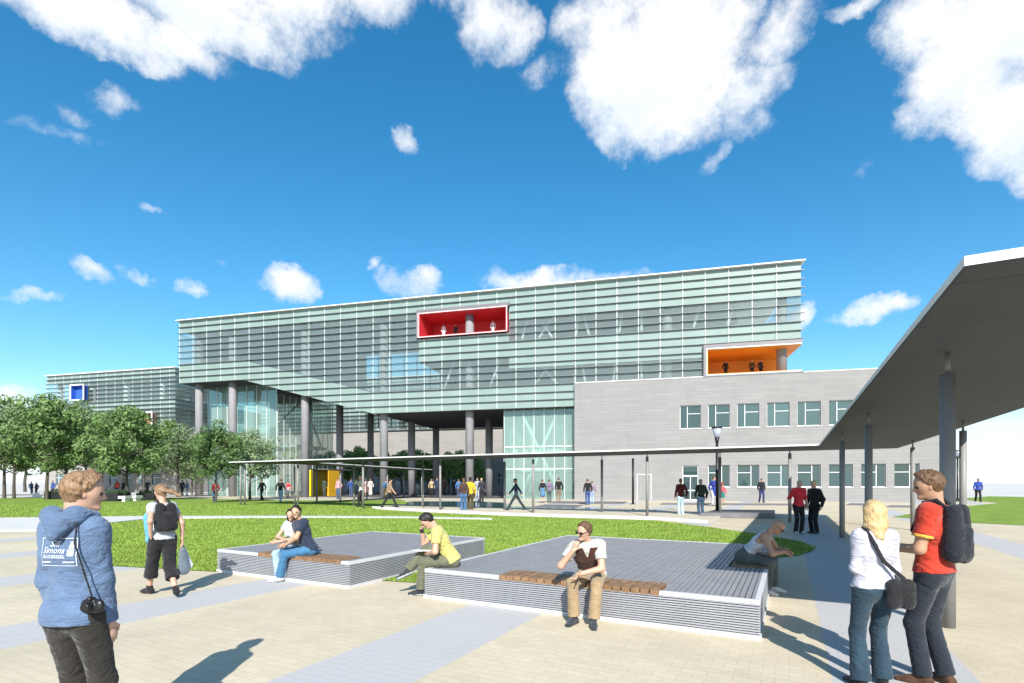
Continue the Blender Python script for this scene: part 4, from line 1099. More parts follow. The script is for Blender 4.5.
SK = {n: pm('skin_'+n, c, .5, 0, .08, 6, .1, 80, .35) for n, c in (('fair', (.46,.28,.20)), ('tan', (.38,.215,.135)), ('warm', (.42,.26,.165)))}
def hairmat(name, col):
    m = bpy.data.materials.new(name); t, N, L = nt(m); b = N['Principled BSDF']; b.inputs['Roughness'].default_value = .5; b.inputs['Specular IOR Level'].default_value = .35
    tc = N.new('ShaderNodeTexCoord'); mp = N.new('ShaderNodeMapping'); mp.inputs['Scale'].default_value = (1, 1, .14); L.new(tc.outputs['Object'], mp.inputs[0])
    wn = N.new('ShaderNodeTexNoise'); wn.inputs['Scale'].default_value = 9; L.new(tc.outputs['Object'], wn.inputs['Vector'])
    ad = N.new('ShaderNodeVectorMath'); ad.operation = 'MULTIPLY_ADD'; L.new(wn.outputs['Color'], ad.inputs[0]); ad.inputs[1].default_value = (.05,.05,.05); L.new(mp.outputs[0], ad.inputs[2])
    n = N.new('ShaderNodeTexNoise'); n.inputs['Scale'].default_value = 120; n.inputs['Detail'].default_value = 5; L.new(ad.outputs[0], n.inputs['Vector'])
    cr = N.new('ShaderNodeMapRange'); cr.inputs['From Min'].default_value = .3; cr.inputs['From Max'].default_value = .7; cr.inputs['To Min'].default_value = .55; cr.inputs['To Max'].default_value = 1.5; L.new(n.outputs['Fac'], cr.inputs['Value'])
    vm = N.new('ShaderNodeVectorMath'); vm.operation = 'SCALE'; vm.inputs[0].default_value = col; L.new(cr.outputs[0], vm.inputs['Scale']); L.new(vm.outputs[0], b.inputs['Base Color'])
    bp = N.new('ShaderNodeBump'); bp.inputs['Strength'].default_value = .7; bp.inputs['Distance'].default_value = .008; L.new(n.outputs['Fac'], bp.inputs['Height']); L.new(bp.outputs[0], b.inputs['Normal'])
    return m
HR = {n: hairmat('hair_'+n, c) for n, c in (('brown', (.10,.055,.028)), ('sand', (.20,.12,.065)), ('black', (.012,.010,.010)), ('blonde', (.48,.33,.16)), ('grey', (.25,.23,.21)))}
_cl = {}
def cloth(col, rough=.85):
    key = tuple(round(c, 3) for c in col)
    if key in _cl: return _cl[key]
    m = pm('cloth_%d' % len(_cl), col, rough, 0, .20, 6, .35, 130, .15); _cl[key] = m
    t, N, L = nt(m); b = N['Principled BSDF']; tc = [n for n in N if n.bl_idname == 'ShaderNodeTexCoord'][0]; fine = [n for n in N if n.bl_idname == 'ShaderNodeBump'][0]
    b.inputs['Sheen Weight'].default_value = .15
    mp = N.new('ShaderNodeMapping'); mp.inputs['Rotation'].default_value = (.5, .35, .2); mp.inputs['Scale'].default_value = (1, 1, 1.9); L.new(tc.outputs['Object'], mp.inputs[0])
    n = N.new('ShaderNodeTexNoise'); n.inputs['Scale'].default_value = 7.5; n.inputs['Detail'].default_value = 3; n.inputs['Distortion'].default_value = 1.1; L.new(mp.outputs[0], n.inputs['Vector'])
    a = N.new('ShaderNodeMath'); a.operation = 'SUBTRACT'; L.new(n.outputs['Fac'], a.inputs[0]); a.inputs[1].default_value = .5
    c = N.new('ShaderNodeMath'); c.operation = 'ABSOLUTE'; L.new(a.outputs[0], c.inputs[0])
    d = N.new('ShaderNodeMath'); d.operation = 'POWER'; L.new(c.outputs[0], d.inputs[0]); d.inputs[1].default_value = .7
    bp = N.new('ShaderNodeBump'); bp.inputs['Strength'].default_value = .55; bp.inputs['Distance'].default_value = .045; L.new(d.outputs[0], bp.inputs['Height']); L.new(fine.outputs[0], bp.inputs['Normal']); L.new(bp.outputs[0], b.inputs['Normal'])
    fine.inputs['Distance'].default_value = .004
    return m
def denim(col): return cloth(col, .8)
eye_m = pm('eye_dark', (.03,.02,.018), .3, 0, .1, 5); lip_m = pm('lip', (.34,.175,.13), .5, 0, .1, 5)

def near_body(K, skin, hair='brown', curl=(.5,.5), handdir=(None,None), palm=(None,None), thumb=(None,None), h=.0075):
    s = Sdf(); torso(s, K, -.004); headp(s, K, 0, True, 1, 2, 3); legs(s, K, -.004); arms(s, K); feet(s, K, 0, -.008)
    for i in range(2):
        d = unit(K['wr'][i]-K['el'][i]) if handdir[i] is None else unit(V3(*handdir[i]))
        sg = 1 if i == 0 else -1
        n = V3(sg*1.0, .1, 0) if palm[i] is None else V3(*palm[i])
        t = V3(0, 1, .2) if thumb[i] is None else V3(*thumb[i])
        hand(s, K['wr'][i], d, n, t, K['H'], curl[i])
    return s.mesh('body', h, [SK[skin], eye_m, lip_m, HR[hair]])
PH = .008
def person(name_label, x, y, ang, z=0, group=None):
    """ang: direction faced, degrees counterclockwise from world +x"""
    return thing('person', name_label, 'person', (x, y, z), math.radians(ang-90), group)
def part(nm, s, m, parent, h=None): return link(nm, s.mesh(nm, h or PH, m if isinstance(m, list) else [m]), parent)
def shirt(K, sleeve, o=.012, hem=None, collar=True, wr=.004, loose=.012, up_cut=.012, sl_o=None):
    s = Sdf(); torso(s, K, o); s.wr = wr
    H = K['H']; s.c(K['pel']-K['R']*.032*H-K['up']*.02*H, K['pel']+K['R']*.032*H-K['up']*.02*H, .064*H+o+.006, None, 0, K['F'], .86, .05); s.c(K['pel']-K['up']*.03*H, K['pel']+K['up']*.06*H, .080*H+o+.006, .074*H+o+.003, 0, K['F'], .72, .05)
    s.now(K['pel']-K['up']*(.02*H if hem is None else hem), -K['up'])
    s.now(K['neck']+K['up']*up_cut*H, K['up']*.9-K['F']*.25)
    arms(s, K, o if sl_o is None else sl_o, 0, sleeve, cap=True, loose=loose)
    return s
def trousers(K, o=.013, upto=.97, flare=0, wr=.002, waist=.075):
    s = Sdf(); H = K['H']; R, F, up, pel = K['R'], K['F'], K['up'], K['pel']
    s.c(pel-R*.030*H, pel+R*.030*H, .063*H+o, None, 0, F, .84, .05)
    s.c(pel+up*.02*H, pel+up*.09*H, .079*H+o, .072*H+o, 0, F, .70, .05)
    s.now(pel+up*waist*H, up); legs(s, K, o, 0, .035, flare, upto, True); s.wr = wr; return s
def shoes(K, m, parent, sole=None, o=.006):
    for i in range(2):
        s = Sdf(); feet(s, K, 0, o, (i,), 1 if sole else None); part('shoe', s, [m]+([sole] if sole else []), parent)
def strap(parent, pts, r, m, name='strap', flat=None):
    s = Sdf()
    for a, b in zip(pts[:-1], pts[1:]): s.c(a, b, r, r, 0, flat, .35 if flat is not None else 1, .006)
    return part(name, s, m, parent, .006)
def backpack(K, parent, m, m2=None, size=1.0, down=0):
    H, R, F, up, ch = K['H'], K['R'], K['F'], K['up'], K['chest']-K['up']*down
    s = Sdf(); b = ch-F*.148
    for q in (-.085, .085): s.c(b+R*q*size-up*.17*size, b+R*q*.9*size+up*.14*size, .080*size, .066*size, 0, F, .90, .04)
    s.c(b-up*.17*size-F*.04, b-up*.02*size-F*.05, .085*size, .07*size, 0, F, .7, .03)
    s.wr = .003
    bp = part('backpack', s, m, parent, .009)
    for i in range(2):
        sh = K['neck']+(K['sh'][i]-K['neck'])*.55
        o = .052*H
        strap(bp, [b+R*(-.07 if i == 0 else .07)+up*.13, sh+up*.040*H-F*.03, sh+up*.030*H+F*.05, sh+F*.075*H-up*.10*H, sh-F*.02-up*.22*H+R*(-.03 if i == 0 else .03)], .017, m2 or m, 'strap')
    return bp

#@@NEAR
# ---- man in the blue hoodie (left, seen from behind, head turned to the right)
HOOD = cloth((.092,.142,.235)); BLK = cloth((.016,.016,.018)); blackp = pm('camera_black', (.012,.012,.013), .35, .1, .1, 5)
x, y = (75-512)*3.02/F_PX, 3.02
K = skel(1.725, None, 2, 0, 0, (-42, 5), None, [(-.150,.06,.84), (.155,.07,.825)], None, [(-.12,-1,0),(.12,-1,0)], shw=.85)
pr = person('man in blue hooded sweatshirt with a printed back and a camera at his side', x, y, 84)
link('body', near_body(K, 'fair', 'sand', (.55,.5)), pr)
s = Sdf(); torso(s, K, .008, 0, .05); s.wr = .0035
s.c(K['pel']-K['up']*.09, K['pel']+K['up']*.07, .138, .132, 0, K['F'], .80, .04); s.c(K['pel']-K['R']*.05-K['F']*.012-K['up']*.02, K['pel']+K['R']*.05-K['F']*.012-K['up']*.02, .116, None, 0, K['F'], .95, .04)
s.now(K['pel']-K['up']*.062, -K['up']); s.now(K['neck']+K['up']*.055, K['up'])
arms(s, K, .009, 0, 1.97, .03, True, loose=.007)
for i in range(2): e_ = K['el'][i]+(K['wr'][i]-K['el'][i])*.86; s.c(e_, e_+(K['wr'][i]-e_)*.6, .042, .036, 0, k=.015, cb=True)
hood_s = s
# hood lying on the back
nk, F, R, up = K['neck'], K['F'], K['R'], K['up']
hs2 = Sdf()
for q in (-1, 1):
    hs2.c(nk+R*q*.080+F*.03+up*.020, nk+R*q*.070-F*.065+up*.030, .042, .050, 0, k=.03)
    hs2.c(nk+R*q*.070-F*.065+up*.030, nk-F*.108-up*.035, .050, .036, 0, k=.04)
    hs2.c(nk+R*q*.05-F*.08+up*.01, nk+R*q*.010-F*.128-up*.082, .034, .020, 0, k=.03)
hs2.wr = .004
hoodie = part('hoodie', s, HOOD, pr); part('hood', hs2, HOOD, hoodie)
part('trousers', trousers(K, .012, 1.0, .018, .003, .06), cloth((.028,.025,.021)), pr)
hh = hair_short(K, .010, .85); hh.wr = .006; part('hair', hh, HR['sand'], pr, .005)
shoes(K, BLK, pr)
# camera on a strap
wx = K['R']*.195-K['F']*.085+K['pel']+K['up']*.06
strap(pr, [K['neck']+R*.075+F*.0+up*.075, K['neck']+R*.098-F*.075+up*.03, K['neck']+R*.120-F*.112-up*.12, K['chest']+R*.165-F*.105-up*.10, wx+up*.03], .0055, BLK, 'camera_strap')
cs = Sdf(); cs.c(wx-R*.035, wx+R*.035, .034, None, 0, F, .6, .01); cs.c(wx-R*.04-up*.02, wx+R*.04-up*.02, .026, None, 0, F, .8, .01); cs.c(wx+R*.005-up*.006, wx+R*.005-F*.06-up*.006, .027, .025, 0, k=.006, cb=True); cs.c(wx+R*.0+up*.03, wx-F*.02+up*.035, .016, None, 0, k=.008)
part('camera', cs, blackp, pr, .0045)
# print on the back of the sweatshirt
ink = pm('white_print', (.62,.66,.72), .8, 0, .06, 20)
def print_on(parent, sdf, items, origin, right, upv, out, m):
    """items: (text, size, x, y, slant); letters laid on the cloth"""
    vs, fs = [], []
    for (tx, size, ox, oy, slant) in items:
        cu = bpy.data.curves.new('t', 'FONT'); cu.body = tx; cu.size = size; cu.shear = slant; cu.align_x = 'CENTER'; cu.resolution_u = 3
        to = bpy.data.objects.new('t', cu); C.objects.link(to); dg = bpy.context.evaluated_depsgraph_get()
        me = to.evaluated_get(dg).to_mesh(); b0 = len(vs)
        vs += [(v.co.x+ox, v.co.y+oy) for v in me.vertices]; fs += [[b0+i for i in p.vertices] for p in me.polygons]
        bpy.data.objects.remove(to); bpy.data.curves.remove(cu)
    def rect(x0, x1, y0, y1, n=24):
        for i in range(n):
            b0 = len(vs)
            if x1-x0 > y1-y0: a, b = x0+(x1-x0)*i/n, x0+(x1-x0)*(i+1)/n; vs.extend([(a,y0),(b,y0),(b,y1),(a,y1)])
            else: a, b = y0+(y1-y0)*i/n, y0+(y1-y0)*(i+1)/n; vs.extend([(x0,a),(x1,a),(x1,b),(x0,b)])
            fs.append([b0, b0+1, b0+2, b0+3])
    for r_ in rects: rect(*r_)
    P = np.array([origin+right*v[0]+upv*v[1]+out*.30 for v in vs])
    for _ in range(40): P = P-out*(sdf.ev(P)-.0055)[:, None]*.8
    me = bpy.data.meshes.new('back_print'); me.from_pydata(P.tolist(), [], fs); me.materials.append(m)
    return link('back_print', me, parent)
w_, h_ = .108, .078; lw_ = .0030
rects = [(-w_, w_, h_-lw_, h_), (-w_, w_, -h_, -h_+lw_), (-w_, -w_+lw_, -h_, h_), (w_-lw_, w_, -h_, h_), (.060,.094,-.022,.014),(.066,.090,.020,.038),(.070,.086,.041,.058),(-.096,.05,-.034,-.031),(-.098,-.045,-.060,-.053),(.035,.096,-.060,-.053)]
print_on(hoodie, hood_s, [('Sill', .050, -.022, .030, .35), ('Simona', .047, -.026, -.006, .35), ('BOOKBINDERS', .020, -.024, -.029, 0)], K['chest']+K['up']*.018, K['R'], K['up'], -K['F'], ink)

# ---- woman walking away with a black backpack and a bag
x, y = G(163, 596)
K = skel(1.66, (0,.02,.845), 4, 0, 0, (12, 2), [(-.07,.33,.075), (.07,-.28,.115)], [(-.17,-.05,.90), (.24,-.04,.82)], None, None, True, [(-.35,1,-.05),(.35,1,-.12)])
pr = person('woman with blowing ponytail and black cropped trousers walking away under a black backpack', x, y, 142)
link('body', near_body(K, 'fair', 'sand'), pr)
part('shirt', shirt(K, .5, .012, .02), cloth((.38,.40,.42)), pr)
s = Sdf(); s.c(K['pel']-K['R']*.175-K['up']*.02, K['chest']-K['R']*.185, .035, .05, 0, K['F'], .8, .03); s.wr = .005; part('blue_jacket', s, cloth((.10,.32,.62)), pr)
s = Sdf(); H = K['H']; s.c(K['pel']-K['R']*.03*H, K['pel']+K['R']*.03*H, .065*H+.012, None, 0, K['F'], .84, .05); s.c(K['pel'], K['pel']+K['up']*.06*H, .083*H, .075*H, 0, K['F'], .72, .04); s.now(K['pel']+K['up']*.07*H, K['up'])
for i in range(2):
    s.c(K['hip'][i], K['knee'][i], .056*H+.012, .04*H+.012, 0, k=.03); e = K['knee'][i]+(K['ank'][i]-K['knee'][i])*.52; s.c(K['knee'][i], e, .04*H+.012, .048*H+.012, 0, k=.03, cb=True)
s.wr = .006; part('trousers', s, BLK, pr)
shoes(K, BLK, pr, o=.010)
hh = hair_short(K, .008); h0 = K['head']; b = h0-K['hf']*.095+K['hu']*.03
hh.c(b, b+V3(.06,-.08,-.02), .030, .036, 0, k=.02); hh.c(b+V3(.06,-.08,-.02), b+V3(.15,-.20,-.09), .036, .012, 0, k=.03); hh.wr = .006
part('hair', hh, HR['sand'], pr, .007)
backpack(K, pr, BLK, None, .92)
s = Sdf(); w = K['wr'][1]; a = w+V3(.02,.02,-.12)
s.c(a+V3(-.02,-.02,-.06), a+V3(.0,-.02,-.34), .045, .085, 0, (0,1,0), .35, .02); s.c(a+V3(.02,.05,.0), a+V3(.10,.03,-.30), .02, .045, 1, (0,1,0), .3, .01); s.c(w+V3(0,0,-.07), a+V3(0,0,-.02), .006, .012, 0, k=.01)
part('carrier_bag', s, [cloth((.13,.16,.19)), cloth((.66,.64,.70))], pr)

# ---- couple on the small platform
NAVY = cloth((.022,.032,.060)); JEAN = denim((.045,.14,.26)); JEANL = denim((.30,.43,.52))
bx = A2(-7.22, 6.24); fa = math.degrees(AB)-90
K = skel(1.66, (0,0,.525), 21, 0, 34, (44, 0), [(-.02,.47,.075), (.13,.40,.075)], [(-.05,.36,.62), (.10,.40,.60)], [(-.1,1,.6),(.1,1,.6)], [(-1,-.2,-.6),(.6,-.6,-.8)], False, [(.0,1,-.05),(.1,1,-.05)])
pr = person('man in dark navy t-shirt and blue jeans sitting with a woman beside him', bx.x, bx.y, -163)
link('body', near_body(K, 'warm', 'black', (.4,.5)), pr)
part('shirt', shirt(K, .62, .014, .03), NAVY, pr); part('trousers', trousers(K, .013, .97, .012), JEAN, pr)
part('hair', hair_short(K, .009), HR['black'], pr, .006); shoes(K, cloth((.55,.58,.62)), pr, BLK)
bx2 = A2(-7.68, 6.34)
K = skel(1.55, (0,0,.515), 20, -8, 0, (26, 0), [(-.10,.40,.075), (.03,.36,.075)], [(-.02,.42,.66), (-.06,.36,.70)], [(-.1,1,.6),(.1,1,.6)], [(-1,0,-.6),(1,.2,-.8)], True)
pr = person('dark haired woman in a pale top leaning on the man in navy', bx2.x, bx2.y, -112)
link('body', near_body(K, 'fair', 'black', (.4,.3)), pr)
part('shirt', shirt(K, .45, .010, .03), cloth((.40,.42,.43)), pr); part('trousers', trousers(K, .010, .97, .008), JEANL, pr)
part('hair', hair_long(K, .16), HR['black'], pr, .006); shoes(K, cloth((.6,.6,.62)), pr)

# ---- man in the yellow t-shirt, legs crossed, reading
OLIVE = cloth((.115,.120,.080)); YEL = cloth((.50,.45,.14))
c = A2(-4.63+.22, 6.04+.38)
K = skel(1.72, (0,0,.52), 30, 0, 0, (0, 32), [(-.02,.46,.085), (.03,.66,.36)], [(-.05,.36,.61), (.06,.455,.965)], [(-.05,1,.7),(.2,1,.9)], [(-1,-.3,-.6),(.3,.2,-1)], False, [(0,1,-.05),(0,.85,-.35)])
pr = person('man in yellow t-shirt sitting cross-legged over a book, hand to his forehead', c.x, c.y, 186)
link('body', near_body(K, 'fair', 'black', (.5,.8), (None,(-.1,-.25,.9)), (None,(0,-1,-.2)), (None,(-1,0,.3))), pr)
part('shirt', shirt(K, .62, .016, .03, wr=.006), YEL, pr); part('trousers', trousers(K, .016, .97, .010, .003), OLIVE, pr)
part('hair', hair_short(K, .009), HR['black'], pr, .006); shoes(K, cloth((.03,.035,.04)), pr, cloth((.4,.42,.44)))
s = Sdf(); w = V3(-.02,.44,.655)
for q in (-1, 1): s.c(w+V3(0,q*.055-.03,0), w+V3(0,q*.055+.03,.004), .075, .075, 0, (0,0,1), .12, .008)
part('book', s, cloth((.66,.66,.64)), pr, .007)
s = Sdf(); e = K['wr'][1]; s.c(e+V3(0,0,-.01), e+V3(0,-.004,-.03), .032, .033, 0, k=.01); part('wristwatch', s, BLK, pr, .006)

# ---- man in the brown vest on the big platform, phone in hand
c = A2(-2.17, 6.04+.15); CREAM = cloth((.46,.45,.41)); KHAKI = cloth((.30,.215,.125)); BRN = cloth((.055,.022,.016))
K = skel(1.66, (0,0,.515), 36, 0, 10, (-46, -4), [(-.12,.47,.075), (.12,.43,.075)], [(.02,.47,.60), (.13,.42,.86)], [(-.2,1,.6),(.2,1,.6)], [(-1,-.2,-.5),(.7,.25,-1)], False, [(-.25,1,-.05),(.3,1,-.05)])
pr = person('man in brown vest over white shirt and khaki trousers sitting with a phone', c.x, c.y, fa+8)
link('body', near_body(K, 'fair', 'brown', (.5,.9), ((.5,.5,-.6),(-.35,.0,.9)), (None,(-.2,-1,0)), (None,(-1,.3,.3))), pr)
part('shirt', shirt(K, .62, .014, .03, wr=.005, up_cut=.02), CREAM, pr)
s = Sdf(); torso(s, K, .024); s.wr = .004; s.cut(K['pel']-K['up']*.02, -K['up']); s.cut(K['neck']-K['up']*.005, K['up'])
for i in range(2): s.c(K['sh'][i]+(K['sh'][i]-K['neck'])*.25, K['sh'][i]+(K['sh'][i]-K['neck'])*.25-K['up']*.14, .056, .05, 0, sub=True)
a = K['neck']+K['F']*.09; s.c(a, a-K['up']*.12+K['F']*.03, .045, .006, 0, sub=True)
part('vest', s, BRN, pr)
part('trousers', trousers(K, .014, .97, .014, .003), KHAKI, pr)
part('hair', hair_short(K, .009), HR['brown'], pr, .006); shoes(K, cloth((.03,.035,.045)), pr, BLK)
s = Sdf(); w = K['wr'][0]+V3(.03,.08,-.05); s.c(w+V3(-.01,0,.02), w+V3(.01,.02,-.035), .024, None, 0, (1,.2,.3), .35, .006); part('phone', s, blackp, pr, .005)
s = Sdf(); h0, hf, hr, hu = K['head'], K['hf'], K['hr'], K['hu']
for q in (-1, 1):
    s.c(h0+hf*.099+hr*q*.030, h0+hf*.094+hr*q*.040, .019, None, 0, hf, .22, .003); s.c(h0+hf*.092+hr*q*.055+hu*.008, h0+hr*q*.078+hu*.008, .004, None, 0, k=.004)
s.c(h0+hf*.101-hr*.02+hu*.006, h0+hf*.101+hr*.02+hu*.006, .004, None, 0, k=.004); part('glasses', s, pm('dark_lens', (.015,.012,.012), .15, 0, .05, 5), pr, .004)

# ---- bald man in the white tank top on the right side of the big platform
c = A2(-.27-.36, 6.04+2.70); fr = math.degrees(AB)
K = skel(1.66, (0,0,.53), 46, 0, 0, (0, 22), [(-.14,.40,.075), (.13,.33,.075)], [(-.03,.60,.66), (.05,.58,.64)], [(-.15,1,.6),(.15,1,.6)], [(-1,-.1,-.8),(1,-.1,-.8)], False, [(-.1,1,-.05),(.25,1,-.05)])
pr = person('bald man in a white sleeveless top and sunglasses sitting bent forward with joined hands', c.x, c.y, fr-4)
link('body', near_body(K, 'tan', 'brown', (.9,.8), ((.35,.75,-.45),(-.35,.75,-.45)), ((.6,-.2,-.6),(-.6,-.2,-.6)), ((0,.3,1),(0,.3,1))), pr)
s = Sdf(); torso(s, K, .010); s.wr = .005; s.cut(K['pel']-K['up']*.04, -K['up']); s.cut(K['neck']+K['up']*.0, K['up']*.9+K['F']*.2)
for i in range(2): s.c(K['sh'][i]+K['up']*.03, K['sh'][i]-K['up']*.10, .062, .05, 0, sub=True)
part('tank_top', s, cloth((.48,.50,.51)), pr); part('trousers', trousers(K, .016, .97, .012, .003), cloth((.085,.095,.085)), pr)
shoes(K, cloth((.62,.60,.54)), pr, cloth((.5,.48,.42)))
s = Sdf(); h0, hf, hr, hu = K['head'], K['hf'], K['hr'], K['hu']
for q in (-1, 1):
    s.c(h0+hf*.097+hr*q*.028+hu*.004, h0+hf*.088+hr*q*.046+hu*.004, .018, None, 0, hf, .3, .003); s.c(h0+hf*.086+hr*q*.055+hu*.01, h0-hf*.0+hr*q*.080+hu*.01, .0045, None, 0, k=.004)
part('sunglasses', s, pm('dark_lens', (.015,.012,.012), .15, 0, .05, 5), pr, .005)

# ---- blonde woman, right
x, y = (874-512)*4.25/F_PX, 4.25
K = skel(1.515, None, 1, 0, 0, (-8, 0), [(-.115,-.03,.065), (.095,.06,.065)], [(-.06,.20,.97), (.07,.21,.95)], None, [(-.35,-.6,-1),(.35,-.5,-1)], True, [(-.3,1,-.08),(.5,1,-.08)])
pr = person('blonde woman in white long-sleeved top and jeans with a black shoulder bag', x, y, 82)
link('body', near_body(K, 'fair', 'blonde', (.6,.6)), pr)
part('shirt', shirt(K, 1.93, .010, -.005, wr=.003, loose=.002, sl_o=.006), cloth((.42,.415,.48)), pr)
part('trousers', trousers(K, .009, 1.05, .026, .002), denim((.020,.042,.062)), pr)
part('hair', hair_long(K, .215, .075), HR['blonde'], pr, .006); shoes(K, BLK, pr)
bg_ = K['pel']+K['R']*.13-K['F']*.13-K['up']*.01
s = Sdf()
for q in (-.05, .05): s.c(bg_+K['R']*q+V3(0,0,.055), bg_+K['R']*q-V3(0,0,.075), .055, .058, 0, K['F'], .6, .02)
s.c(bg_-K['R']*.05-K['F']*.018+V3(0,0,.03), bg_+K['R']*.05-K['F']*.018+V3(0,0,.03), .048, None, 0, K['F'], .55, .01)
part('shoulder_bag', s, BLK, pr, .007)
n_, R, F, up = K['neck'], K['R'], K['F'], K['up']
strap(pr, [n_-R*.075+up*.028+F*.02, n_-R*.085+up*.014-F*.045, K['chest']+up*.06-R*.045-F*.112, K['chest']-up*.06+R*.01-F*.112, bg_+R*.02+V3(0,0,.11), bg_+V3(0,0,.05)], .017, BLK, 'bag_strap', F)

# ---- man in the red t-shirt with a backpack, right
x, y = (934-512)*4.28/F_PX, 4.28
K = skel(1.765, None, 1, 0, 6, (28, 10), [(-.085,.04,.072), (.10,-.04,.072)], [(-.10,.26,1.10), (.04,.27,1.08)], None, [(-.4,-.5,-1),(.4,-.4,-1)], False, [(-.4,1,-.05),(.25,1,-.05)])
pr = person('tall man in a red t-shirt with yellow trim and dark trousers carrying a black backpack', x, y, 118)
link('body', near_body(K, 'tan', 'brown', (.7,.7)), pr)
part('shirt', shirt(K, .62, .015, .0, wr=.005), cloth((.38,.035,.018)), pr)
s = Sdf()
for i in range(2):
    sh, el = K['sh'][i], K['el'][i]; s.c(sh+(el-sh)*.60, sh+(el-sh)*.68, .0465*1.765*.9, .046*1.765*.9, 0, k=.004, ca=True, cb=True)
part('sleeve_trim', s, cloth((.60,.33,.05)), pr, .006)
part('trousers', trousers(K, .012, 1.0, .008, .002), cloth((.018,.023,.032)), pr)
hh = hair_short(K, .010); hh.wr = .004; part('hair', hh, HR['brown'], pr, .006); shoes(K, cloth((.07,.035,.02)), pr)
backpack(K, pr, cloth((.014,.016,.022)), cloth((.012,.013,.016)), 1.02)

#@@MID
# ------------------------------------------------------------------ people farther off: one mesh each, cloth and skin by body zone
def far_person(label, px, yfoot, hpx, ang, top, bottom, skin='fair', hair='brown', walk=0, sleeve=1.9, fem=False, bag=None, long_hair=False, skirt=None, coat=0, short=1.0, group=None, zbase=0, h=None, pos=None, bare=False, shoe=(.02,.02,.022), arms_=None):
    if pos is None: X, Y = G(px, yfoot, zbase)
    else: X, Y = pos
    H = hpx*Y/F_PX if pos is None else hpx
    w = walk*H
    ank = [(-.05*H, w*.17, .042*H+.02*abs(walk)), (.05*H, -w*.19, .042*H+.035*abs(walk))]
    wri = [(-.15*H, -w*.13+.02*H, .51*H), (.15*H, w*.13+.02*H, .51*H)]
    if arms_ == 'front': wri = [(-.05*H, .14*H, .60*H), (.05*H, .14*H, .60*H)]
    if arms_ == 'phone': wri[1] = (.09*H, .12*H, .84*H)
    K = skel(H, (0,0,.525*H-.008*abs(walk)*H), 3, 0, 0, (random.Random(px).uniform(-25,25) if px else 0, 4), ank, wri, None, [(-.5,-1,-.2),(.5,-1,-.2)] if arms_ is None else [(-1,-.3,-1),(1,-.3,-1)], fem)
    s = Sdf(); o = .012*H/1.75
    headp(s, K, 0, True)
    up, F, R = K['up'], K['F'], K['R']; h0, hu, hf = K['head'], K['hu'], K['hf']; k = H/1.75
    if hair:
        s.c(h0-hf*.028*k+hu*.045*k, h0+hf*.012*k+hu*.052*k, .086*k, .080*k, 4, K['hr'], .9, .01); s.c(h0-hf*.05*k, h0-hf*.045*k-hu*.05*k, .060*k, .045*k, 4, k=.01)
        if long_hair: s.c(h0-hf*.06*k, h0-hf*.075*k-hu*.17*k, .062*k, .045*k, 4, K['F'], .7, .02)
    torso(s, K, o, 1, .04); arms(s, K, .004, 0); arms(s, K, o, 1, sleeve, loose=.004)
    for i in range(2):
        d = unit(K['wr'][i]-K['el'][i]); sg = 1 if i == 0 else -1
        hand(s, K['wr'][i], d, V3(sg,.1,0), V3(0,1,.2), H, .5, 0)
    if skirt: 
        s.c(K['pel']+up*.04*H, K['pel']-V3(0,0,skirt*H), .085*H, .11*H, 2, F, .8, .03); legs(s, K, 0, 0)
    else:
        legs(s, K, o, 2, .03, .008, short)
        s.c(K['pel']-R*.03*H-up*.03*H, K['pel']+R*.03*H-up*.03*H, .062*H+o, None, 2, F, .84, .04)
    if coat: s.c(K['pel']+up*.03*H, K['pel']-V3(0,0,coat*H), .095*H, .105*H, 1, F, .78, .03)
    feet(s, K, 3, .004)
    if bag is not None:
        b = K['chest']-F*.095*H
        for q in (-.04, .04): s.c(b+R*q*H-up*.09*H, b+R*q*H+up*.075*H, .046*H, .040*H, 5, F, .9, .03)
    mats = [SK[skin], cloth(top), cloth(bottom), cloth(shoe), HR[hair or 'grey'], cloth(bag or (.02,.02,.02))]
    t = person(label, X, Y, ang, zbase, group)
    link('body', s.mesh('body', h or max(.011, .0006*Y), mats), t)
    return t
GP = 'people strolling and standing on the campus plaza'
K1, DK, BLU, JN, JL, WH, RED, GRY, TAN = (.016,.016,.018), (.03,.03,.035), (.03,.06,.20), (.04,.08,.165), (.28,.40,.50), (.45,.45,.45), (.55,.03,.04), (.22,.23,.25), (.42,.30,.18)
FP = far_person
FP('bald man in a bright red shirt and black trousers standing in the canopy shade', 798.5, 533.5, 54, 268, RED, K1, 'fair', None, sleeve=1.1, shoe=(.5,.45,.4), group=GP)
FP('fair haired person in a black jacket with a black rucksack facing the man in red', 814.5, 533.5, 53, 205, K1, (.012,.012,.014), 'fair', 'blonde', bag=(.012,.012,.014), group=GP)
